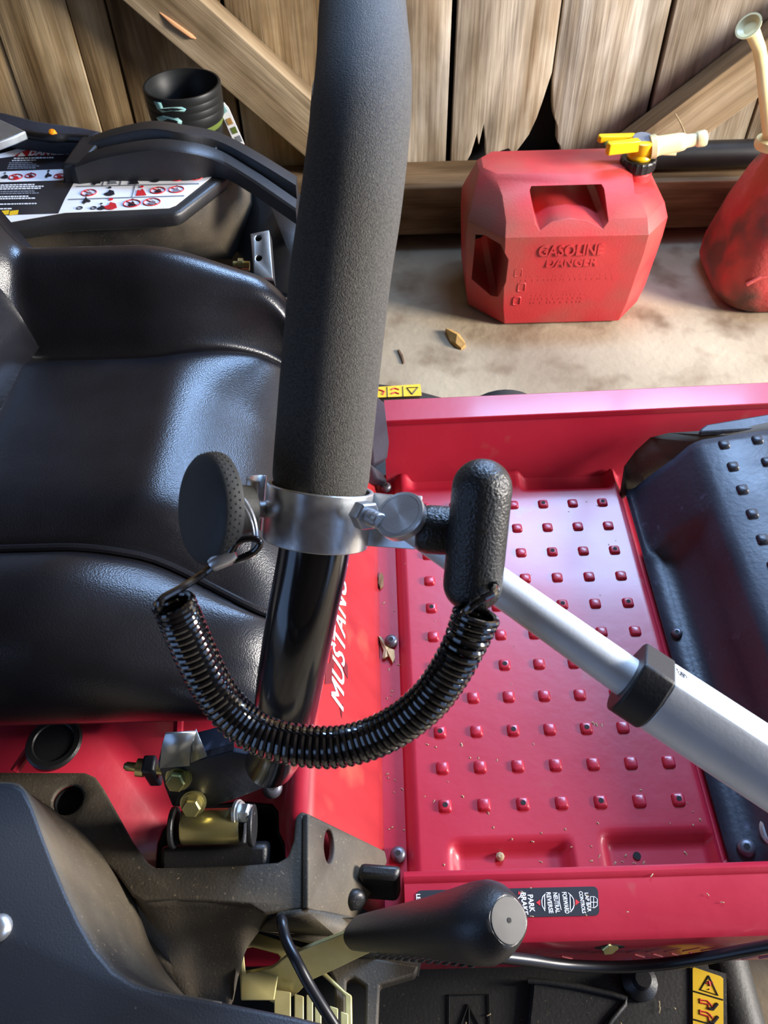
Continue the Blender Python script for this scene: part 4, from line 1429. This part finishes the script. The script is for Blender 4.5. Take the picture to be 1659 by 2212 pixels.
# end disc of the pole
dn = (view * .76 - pd * .55 + UPV * .12).normalized()
dc = P(862, 1110, d=.384)
dsc = MB().lathe([(.0112, -.006), (.0122, -.005), (.0126, -.0010), (.0122, 0), (.0106, .0002), (.0106, -.0002), (.0102, -.0002), (.0102, .0002), (0, .0003)], (0, 0, 0), (0, 0, 1), 48).build('end_disc', DISCM, POLE, angle=25)
dsc.rotation_euler = dn.to_track_quat('Z', 'Y').to_euler()
dsc.location = dc
tn_ = DISCM.node_tree.nodes.new('ShaderNodeTangent')
tn_.direction_type = 'RADIAL'
tn_.axis = 'Z'
DISCM.node_tree.links.new(tn_.outputs[0], DISCM.node_tree.nodes['Principled BSDF'].inputs['Tangent'])
MB().tube([dc - dn * .005, P(880, 1126, d=.424)], .0085, 20).build('disc_stem', ALU, POLE)
# knob
kf = P(424, 1100, d=.392)
vk = (CAM - kf).normalized()
rk = (RGT - vk * RGT.dot(vk)).normalized()
kn = (-rk * .90 + vk * .43).normalized()
KB = MB().lathe([(0, .0), (.020, -.0004), (.0255, -.0022), (.0270, -.0036), (.0277, -.0066), (.0282, -.0098), (.0281, -.0108), (.027, -.0116), (.014, -.0122), (.0125, -.019), (.0122, -.028), (.0095, -.030), (0, -.030)], kf, kn, 64).build('clamp_knob', KNOBM, POLE, angle=40)
dots = MB()
ka = kn.orthogonal().normalized()
kb = kn.cross(ka)
for k in range(48):
    for j in range(3):
        t = 2 * PI * (k + .5 * (j % 2)) / 48
        h = -.0046 - .0021 * j
        r = .0272 + .0003 * j * 1.2
        d_ = ka * math.cos(t) + kb * math.sin(t)
        c_ = kf + kn * h + d_ * (r + .0002)
        tn = ka * -math.sin(t) + kb * math.cos(t)
        dots.add([c_ - tn * .0006, c_ + kn * .0006, c_ + tn * .0006, c_ - kn * .0006, c_ + d_ * .0006], [(0, 1, 4), (1, 2, 4), (2, 3, 4), (3, 0, 4)])
tag(dots.build('knob_dimples', KNOBM, KB, smooth=False), kind='stuff')
ks = kf - kn * .028
MB().tube([ks, cc - sx * (ro + .001) + sv * .004], [.0046, .0046], 14).build('knob_stud', STEEL, POLE)

# ------------------------------------------------------------------ T handle
TH = thing('pull_handle', tuple(P(1030, 1160, d=.385)), 'black textured T-shaped pull handle pinned to the pole end, lanyard tied on', 'handle')
t0, t1 = P(1041, 1056, d=.372), P(1021, 1262, d=.388)
td = (t1 - t0).normalized()
tr = .0139
prof = []
for k in range(10):
    w = PI / 2 * k / 9
    prof.append((tr * math.sin(w), -tr * math.cos(w)))
Lh = (t1 - t0).length
for k in range(10):
    w = PI / 2 * k / 9
    prof.append((tr * math.cos(w) * 1.02, Lh + tr * .95 * math.sin(w)))
MB().lathe(prof, t0, td, 48).build('grip_bar', RUBB, TH, angle=70)
s1 = P(1026, 1150, d=.392)
s0 = P(904, 1142, d=.392)
sd = (s1 - s0).normalized()
Ls = (s1 - s0).length
MB().lathe([(0, -.0015), (.0085, -.0012), (.0108, .0006), (.0118, .0045), (.0119, .011), (.0116, Ls * .55), (.0119, Ls * .68), (.0136, Ls * .86), (.0136, Ls), (0, Ls)], s0, sd, 40).build('handle_stem', RUBB, TH, angle=60)
q = P(1066, 1268, d=.3735)
MB().lathe([(0, 0), (.0026, 0), (.0026, .0003), (0, .0003)], q, (CAM - q), 12).build('cord_hole', VOID, TH)

# ------------------------------------------------------------------ coiled lanyard
LAN = thing('coiled_lanyard', tuple(P(720, 1600, d=.40)), 'glossy black coiled lanyard looping from knob ring to T handle below the clamp', 'lanyard')
cpath = curve_pts([P(a, b, d=d) for a, b, d in ((374, 1300, .372), (398, 1356, .378), (426, 1420, .385), (462, 1490, .391), (508, 1548, .394), (570, 1590, .394), (650, 1610, .393), (730, 1613, .392), (805, 1594, .391), (872, 1558, .388), (930, 1508, .384), (974, 1446, .380), (1006, 1385, .375), (1030, 1325, .372))], 1400)
turns = 66
R_ = []
frm = None
hel = []
tot = len(cpath) - 1
Tn = [(cpath[min(i + 4, tot)] - cpath[max(i - 4, 0)]).normalized() for i in range(tot + 1)]
a_ = Tn[0].orthogonal().normalized()
for i in range(tot + 1):
    t = i / tot
    a_ = (a_ - Tn[i] * a_.dot(Tn[i])).normalized()
    b_ = Tn[i].cross(a_)
    rr = .0085 if t < .9 else .0085 + .0012 * (t - .9) / .1
    # slightly looser turns near the handle
    ph = 2 * PI * turns * (t - .012 * sstep(.86, 1, t) * 2)
    hel.append(cpath[i] + a_ * (rr * math.cos(ph)) + b_ * (rr * math.sin(ph)))
s_start = curve_pts([P(466, 1216, d=.385), P(440, 1238, d=.382), (P(395, 1268, d=.372)), P(352, 1292, d=.364), P(346, 1306, d=.363), hel[0]], 24)
s_end = curve_pts([hel[-1], P(1004, 1322, d=.362), P(1030, 1300, d=.358), P(1062, 1284, d=.360), P(1070, 1272, d=.366), P(1066, 1267, d=.376)], 20)
MB().tube(s_start[:-1] + hel + s_end[1:], .00185, 9).build('coil', CORD, LAN)
# eye of the cord round the ring, crimp sleeve
lp_ = curve_pts([P(a, b, d=d) for a, b, d in ((470, 1214, .385), (494, 1196, .383), (512, 1172, .381), (536, 1163, .380), (556, 1166, .380), (561, 1176, .381), (548, 1192, .383), (520, 1206, .384), (496, 1212, .385), (474, 1218, .386))], 60)
MB().tube(lp_, .00175, 10).build('cord_eye', CORD, LAN)
MB().tube([P(456, 1222, d=.384), P(462, 1218, d=.384), P(495, 1203, d=.384), P(510, 1196, d=.384)], [.0030, .0036, .0038, .0026], 14).build('crimp_sleeve', STEEL, LAN)
rc_ = P(502, 1138, d=.390)
ring = [rc_ + (UPV * .97 - RGT * .20) * (.0172 * math.cos(w)) + (RGT * .85 - FWD * .5) * (.0128 * math.sin(w)) for w in [2 * PI * k / 48 for k in range(48)]]
rg = MB().tube(ring, .00105, 8, ring=True, caps=False)
rg.tube([p + UPV * .0012 + RGT * .0012 for p in ring], .00095, 8, ring=True, caps=False)
rg.build('split_ring', STEEL, LAN)

# ------------------------------------------------------------------ red fuel can (nearer, whole)
CAN = thing('fuel_can', (0.37, 1.51, 0), 'dusty red plastic gasoline can with yellow spout valve standing on the floor', 'fuel can')
W2, D2 = .192, .130


def octa(z, hw, hd, cx, cy, ch, dx=0):
    pts = [(-hw + ch, -hd), (hw - ch * .75, -hd), (hw, -hd + ch * .9), (hw, hd - ch), (hw - ch, hd), (-hw + ch, hd), (-hw, hd - ch), (-hw, -hd + ch)]
    return [V((cx + x, cy + y, z)) for x, y in pts]


CX, CY = .371, 1.506
bd = MB()
bd.loft([octa(.000, .170, .120, CX, CY, .070), octa(.006, .180, .127, CX, CY, .070), octa(.05, .187, .130, CX, CY, .070), octa(.165, .194, .132, CX, CY, .068), octa(.205, .194, .130, CX, CY, .066), octa(.228, .186, .114, CX, CY + .004, .060), octa(.256, .168, .078, CX - .008, CY + .012, .045), octa(.272, .150, .052, CX - .02, CY + .02, .030), octa(.277, .140, .044, CX - .022, CY + .022, .024)])
bme = bd.mesh('body')
# openings: through hole under the carrying bar, side grip, scooped corner for the spout
hx0, hx1 = P(1136, 420, y=1.50).x, P(1285, 420, y=1.50).x
c1_ = MB().loft([[V((x, y, z)) for x, z in ((hx0 + .012, .214), (hx0 + .004, .224), (hx0 - .004, .260), (hx0, .264), (hx1 - .004, .264), (hx1, .260), (hx1 + .004, .224), (hx1 - .006, .214), (hx0 * .25 + hx1 * .75, .226), ((hx0 + hx1) / 2, .230), (hx0 * .75 + hx1 * .25, .226))] for y in (1.32, 1.72)]).mesh('c1')
c2_ = MB().loft([[V((CX - .150 + x, y, z)) for x, z in ((-.028, .078), (.010, .062), (.022, .068), (.032, .11), (.032, .160), (.016, .188), (-.012, .192), (-.028, .184))] for y in (1.32, 1.72)]).mesh('c2')
c3_ = MB().box((CX + .192, CY, .285), (.134, .4, .084), Matrix.Rotation(.16, 3, 'Y')).mesh('c3')
c4_ = MB().lathe([(0, -.30), (.030, -.30), (.036, 0), (.030, .3), (0, .3)], ((hx0 + hx1) / 2, 1.40, .245), (1, 0, 0), 24)
bme = boolean(bme, [c1_, c2_, c3_])
body = link('body', bme, CANM, CAN, bevel=.007, seg=3)
# raised words on the front face
fy = CY - .1325
yv = V((0, .004, .04))
text('raised_lettering', 'GASOLINE', CANM, body, V((.372, fy + .0005, .176)), (1, 0, 0), yv, .030, .0016, bold=.0007, fit=.125)
text('raised_lettering', 'DANGER', CANM, body, V((.378, fy + .0012, .150)), (1, 0, 0), yv, .026, .0016, bold=.0006, fit=.100)
sp = MB()
for k in range(3):
    x = .285
    while x < .47:
        w = random.uniform(.004, .010)
        sp.box((x, fy + .0022, .130 - .009 * k), (w * .7, .0022, .0045))
        x += w + .003
for k in range(4):
    x = .31
    while x < .42:
        w = random.uniform(.004, .010)
        sp.box((x, fy + .0028, .085 - .009 * k), (w * .7, .0020, .004))
        x += w + .003
tag(sp.build('raised_small_print', CANM, body), kind='stuff')
mb = MB()
for x, z in ((.276, .130), (.286, .096), (.280, .064)):
    mb.tube(rrect((x, fy + .002, z), (.007, 0, 0), (0, .0, .009), .003, 3), .0016, 6, ring=True, caps=False)
mb.build('raised_symbols', CANM, body)
# white paper label inside the side grip
MB().box((CX - .1135, CY - .045, .105), (.002, .035, .075), Matrix.Rotation(.2, 3, 'Z')).build('paper_label', WHITE, CAN, bevel=.0005)
# neck, collar, valve and nozzle
nx = P(1368, 372, y=1.52)
nx = V((nx.x + .002, 1.512, .257))
MB().lathe([(.030, -.02), (.030, .005), (.027, .008), (.027, .022), (0, .022)], nx, (0, 0, 1), 28).build('neck', CANM, CAN, angle=30)
col = MB()
sec = []
for z, r in ((.010, .031), (.012, .033), (.028, .033), (.031, .031)):
    sec.append([nx + V(((r + (.0015 if k % 2 == 0 else 0)) * math.cos(2 * PI * k / 40), (r + (.0015 if k % 2 == 0 else 0)) * math.sin(2 * PI * k / 40), z)) for k in range(40)])
col.loft(sec).build('spout_collar', PLAS, CAN, angle=25)
vb = nx + V((0, 0, .031))
MB().lathe([(.022, -.002), (.024, .004), (.021, .010), (.024, .016), (.026, .034), (.022, .036), (0, .036)], vb, (0, 0, 1), 28).build('valve_body', YELS, CAN, angle=30)
MB().lathe([(0, 0), (.019, 0), (.019, .001), (0, .001)], vb + V((0, 0, .0362)), (0, -.1, 1), 24).build('valve_label', GREYP, CAN)
MB().prism([vb + V((x, y, .020)) for x, y in ((-.010, -.022), (-.070, -.034), (-.074, -.030), (-.074, -.020), (-.014, -.008))], (0, 0, .022)).build('thumb_lever', YELS, CAN, bevel=.002)
MB().prism([vb + V((x, y, .026)) for x, y in ((-.012, .006), (-.080, .004), (-.084, .012), (-.080, .020), (-.012, .020))], (0, 0, .012)).build('thumb_lever', YELS, CAN, bevel=.002)
MB().lathe([(.006, 0), (.006, .012), (0, .012)], vb + V((-.066, -.010, .026)), (0, 1, 0), 14).build('green_catch', pm('green_plastic', srgb(36, 110, 70), rough=.4), CAN)
nz = vb + V((.020, -.006, .022))
nd_ = V((1, -.02, .16)).normalized()
MB().lathe([(.021, -.006), (.022, .004), (.019, .006), (.0175, .010), (.017, .045), (.0155, .056), (.012, .062), (.0115, .078), (.0135, .080), (.0145, .084), (.0145, .094), (.013, .097), (0, .097)], nz, nd_, 28).build('nozzle', CREAM, CAN, angle=30)
MB().tube([vb + V((.025, -.010, .012)), vb + V((.065, -.012, .010))], .0035, 8).build('vent_tube', CREAM, CAN)

# ------------------------------------------------------------------ second can, cut by the frame
CAN2 = thing('fuel_can', (0.93, 1.52, 0), 'grimy dark red fuel can with tall cream funnel spout, standing at right edge', 'fuel can')
C2X, C2Y = .902, 1.510


def rr3(z, hx, hy, cx, cy, r):
    return [V((p.x, p.y, z)) for p in rrect((cx, cy, z), (hx, 0, 0), (0, hy, 0), r, 5)]


b2 = MB()
b2.loft([rr3(.000, .165, .105, C2X, C2Y, .07), rr3(.006, .178, .116, C2X, C2Y, .07), rr3(.03, .190, .124, C2X, C2Y, .07), rr3(.07, .190, .124, C2X, C2Y, .07), rr3(.16, .170, .108, C2X, C2Y + .004, .06), rr3(.23, .150, .090, C2X, C2Y + .008, .055), rr3(.275, .132, .072, C2X, C2Y + .012, .05), rr3(.300, .112, .055, C2X, C2Y + .016, .045), rr3(.306, .095, .04, C2X, C2Y + .018, .035)])
bo2 = b2.build('body', CANM2, CAN2, bevel=.004, angle=50)
rb_ = [V((C2X - .095 + .02 * k, C2Y - .122 + .0005 * k, .05 + .012 * k)) for k in range(5)]
MB().tube([P(1612, 615, y=1.392), P(1640, 600, y=1.394), P(1700, 588, y=1.396)], .004, 8).build('moulded_rib', CANM2, bo2)
MB().lathe([(.028, 0), (.030, .006), (.028, .016), (.020, .020), (.019, .034), (0, .034)], P(1662, 318, y=1.52), (-.02, 0, 1), 24).build('spout_cap', CREAM, CAN2, angle=30)
s_ = [P(1664, 300, y=1.52), P(1655, 220, y=1.515), P(1646, 140, y=1.51), P(1640, 105, y=1.508), P(1628, 76, y=1.506), P(1621, 62, y=1.505)]
MB().tube(s_, [.0125, .0120, .0110, .0108, .0120, .0135], 20).build('spout', CREAM, CAN2)
fd = (s_[-1] - s_[-2]).normalized()
MB().lathe([(.0125, -.004), (.0215, .006), (.0225, .009), (.019, .009), (.011, .002), (0, .002)], s_[-1], (fd + V((-.25, -.35, .1))).normalized(), 28).build('spout_flare', CREAM, CAN2, angle=30)

# ------------------------------------------------------------------ stack of pots behind the mower
pc = P(392, 180, y=1.59)
base_z = 0.0


def pot(name, rim_z, r, h, mat, label, group=None):
    t = thing(name, (pc.x, pc.y, rim_z - h), label, 'plant pot', group)
    rb = r * .74
    n = 40
    pr = [(0, 0), (rb, 0), (rb + .001, .003), (r * .93, h - .024), (r * .97, h - .022), (r * 1.0, h - .018), (r * 1.02, h - .003), (r * 1.0, h), (r * .95, h), (r * .93, h - .018), (r * .90, h - .022), (rb - .003, .006), (0, .006)]
    o = MB().lathe(pr, (pc.x, pc.y, rim_z - h), (0, 0, 1), n).build('pot_wall', mat, t, angle=35)
    return t


top = pc.z
gt = pot('plant_pot', top - .052, .0655, top - .052, POTG, 'tall green plant pot under the black ones, behind the mower')
lbls = ['black plastic nursery pot, lowest of the four black ones nested in the green pot', 'black nursery pot, second from the bottom of the nested black ones by the brace',
        'black nursery pot just below the open topmost pot, turquoise scraps stuck on it', 'topmost black nursery pot, open and empty, beside the left diagonal brace']
pots = []
for k in range(4):
    pots.append(pot('plant_pot', top - .039 + .013 * k, .0700 + .0004 * k, .135, POTB, lbls[k], 'nested black nursery pots'))
# torn turquoise label
for pts in ([(332, 219), (348, 222), (352, 234), (366, 232), (392, 231), (402, 236), (398, 242), (372, 240), (350, 243), (340, 236)], [(338, 254), (352, 250), (376, 256), (384, 255), (393, 262), (392, 270), (342, 262)]):
    mb = MB()
    ps = []
    for a, b in pts:
        r_ = P(a, b, d=1) - CAM
        # meet the pot's outside
        ox, oy = CAM.x - pc.x, CAM.y - pc.y
        A_ = r_.x ** 2 + r_.y ** 2
        B_ = 2 * (ox * r_.x + oy * r_.y)
        C_ = ox ** 2 + oy ** 2 - .0730 ** 2
        t_ = (-B_ - math.sqrt(max(0, B_ * B_ - 4 * A_ * C_))) / (2 * A_)
        ps.append(CAM + r_ * t_)
    cen = sum(ps, V((0, 0, 0))) / len(ps)
    mb.add(ps, [tuple(range(len(ps)))])
    mb.build('torn_label', TURQ, pots[2], solid=.0006)
# plant tag leaning by the pots
tg = thing('plant_tag', tuple(P(505, 300, y=1.60)), 'pale printed plant tag with turquoise tip, stuck beside the pots', 'plant tag')
a, b, c, d_ = P(476, 234, y=1.60), P(490, 228, y=1.60), P(566, 400, y=1.60), P(548, 404, y=1.60)
MB().prism([P(470, 226, y=1.60), P(484, 222, y=1.60), P(494, 234, y=1.60), c, d_, P(476, 240, y=1.60)], (0, .002, 0)).build('tag_strip', WHITE, tg)
MB().prism([P(472, 229, y=1.5995), P(482, 225, y=1.5995), P(492, 240, y=1.5995), P(484, 246, y=1.5995)], (0, -.0006, 0)).build('tag_tip', TURQ, tg)
for k in range(4):
    a0, b0 = 488 + 10 * k, 258 + 19 * k
    MB().prism([P(a0, b0, y=1.5995), P(a0 + 10, b0 - 4, y=1.5995), P(a0 + 16, b0 + 9, y=1.5995), P(a0 + 6, b0 + 13, y=1.5995)], (0, -.0006, 0)).build('tag_print', (LEAF, POTG, GREYP, REDP)[k], tg)

# ------------------------------------------------------------------ pipe on the sill, straw, leaves
a, b = P(1400, 316, y=1.735), P(1659, 318, y=1.735)
pz = .1525 + .030
pipe = MB().tube([V((.55, 1.725, pz)), V((.75, 1.725, pz)), V((1.6, 1.725, pz))], .0285, 28).build('pipe', PLAS)
tag(pipe, 'black plastic pipe lying on the sill behind the gas cans', 'pipe')
a, b = P(1459, 246, y=1.72), P(1480, 290, y=1.70)
st = MB().tube([a, (a + b) / 2 + V((.001, 0, .001)), b], [.0012, .0016, .0018], 6).build('straw', CHIP)
tag(st, 'dry straw leaning on right brace above the yellow spout', 'straw')


def leafy(name, pts, z, mat, label, cat, hump=.006, group=None):
    ps = [P(a, b, z=z) for a, b in pts]
    cen = sum(ps, V((0, 0, 0))) / len(ps)
    mb = MB()
    top = []
    for k, p in enumerate(ps):
        top.append(p + V((0, 0, .002 + hump * (.25 if k % 2 else .6))))
    n = len(ps)
    mb.add(ps + top + [cen + V((0, 0, hump * 1.3)), cen], [(k, (k + 1) % n, n + (k + 1) % n, n + k) for k in range(n)] + [(n + k, n + (k + 1) % n, 2 * n) for k in range(n)] + [((k + 1) % n, k, 2 * n + 1) for k in range(n)])
    o = mb.build(name, mat, angle=30)
    return tag(o, label, cat, group)


leafy('dry_leaf', [(962, 718), (975, 716), (992, 730), (1003, 742), (1005, 752), (996, 756), (984, 750), (972, 740)], 0.0, LEAF, 'curled tan dry leaf on the concrete in front of the gas can', 'leaf', .014)
leafy('twig', [(859, 758), (863, 757), (870, 770), (874, 784), (871, 787), (866, 776)], 0.0, pm('dark_twig', srgb(92, 70, 50), rough=.9), 'short dark twig on the concrete beside the foam grip', 'twig', .003)
leafy('leaf_scrap', [(818, 1378), (824, 1379), (832, 1392), (840, 1402), (852, 1408), (853, 1424), (848, 1434), (840, 1420), (832, 1424), (826, 1424), (829, 1408), (824, 1396)], .2405, CHIP, 'dry winged seed scrap lying by the middle flange screw', 'debris', .004)
leafy('leaf_scrap', [(819, 1246), (824, 1238), (829, 1250), (828, 1268), (822, 1274), (817, 1262)], .2405, pm('brown_scrap', srgb(110, 86, 60), rough=.9), 'small brown leaf scrap in the flange below the clamp', 'debris', .003)

# ------------------------------------------------------------------ clippings and grit scattered over the mower
rnd = random.Random(3)
gc = MB()


def chip(p, w, l):
    t = rnd.uniform(0, PI)
    a, b = V((math.cos(t), math.sin(t), 0)) * l, V((-math.sin(t), math.cos(t), 0)) * w
    gc.add([p - a - b, p + a - b, p + a + b, p - a + b, p + V((0, 0, w * 1.2))], [(0, 1, 4), (1, 2, 4), (2, 3, 4), (3, 0, 4), (3, 2, 1, 0)])


for k in range(42):
    x, y = rnd.uniform(.03, .30), .235 + .16 * rnd.random() ** 2
    chip(V((x, y, pan_h(x, y) + .0002)), rnd.uniform(.0004, .0009), rnd.uniform(.0006, .0022))
for k in range(30):
    x, y = rnd.uniform(.02, .31), rnd.uniform(.26, .70)
    chip(V((x, y, pan_h(x, y) + .0002)), rnd.uniform(.0003, .0006), rnd.uniform(.0004, .0012))
for k in range(12):
    chip(V((rnd.uniform(.02, .31), rnd.uniform(.16, .20), .3315)), .0004, rnd.uniform(.0006, .002))
for k in range(40):
    chip(V((rnd.uniform(.04, .30), rnd.uniform(.02, .14), .1525)), .0006, rnd.uniform(.0008, .003))
for k in range(26):
    chip(V((rnd.uniform(-.004, .012), rnd.uniform(.23, .70), .2408)), .0006, rnd.uniform(.0006, .002))
tag(gc.build('grass_clippings', CHIP, smooth=False), 'dry grass clippings and grit strewn over red footwell and black deck', 'debris', None, 'stuff')
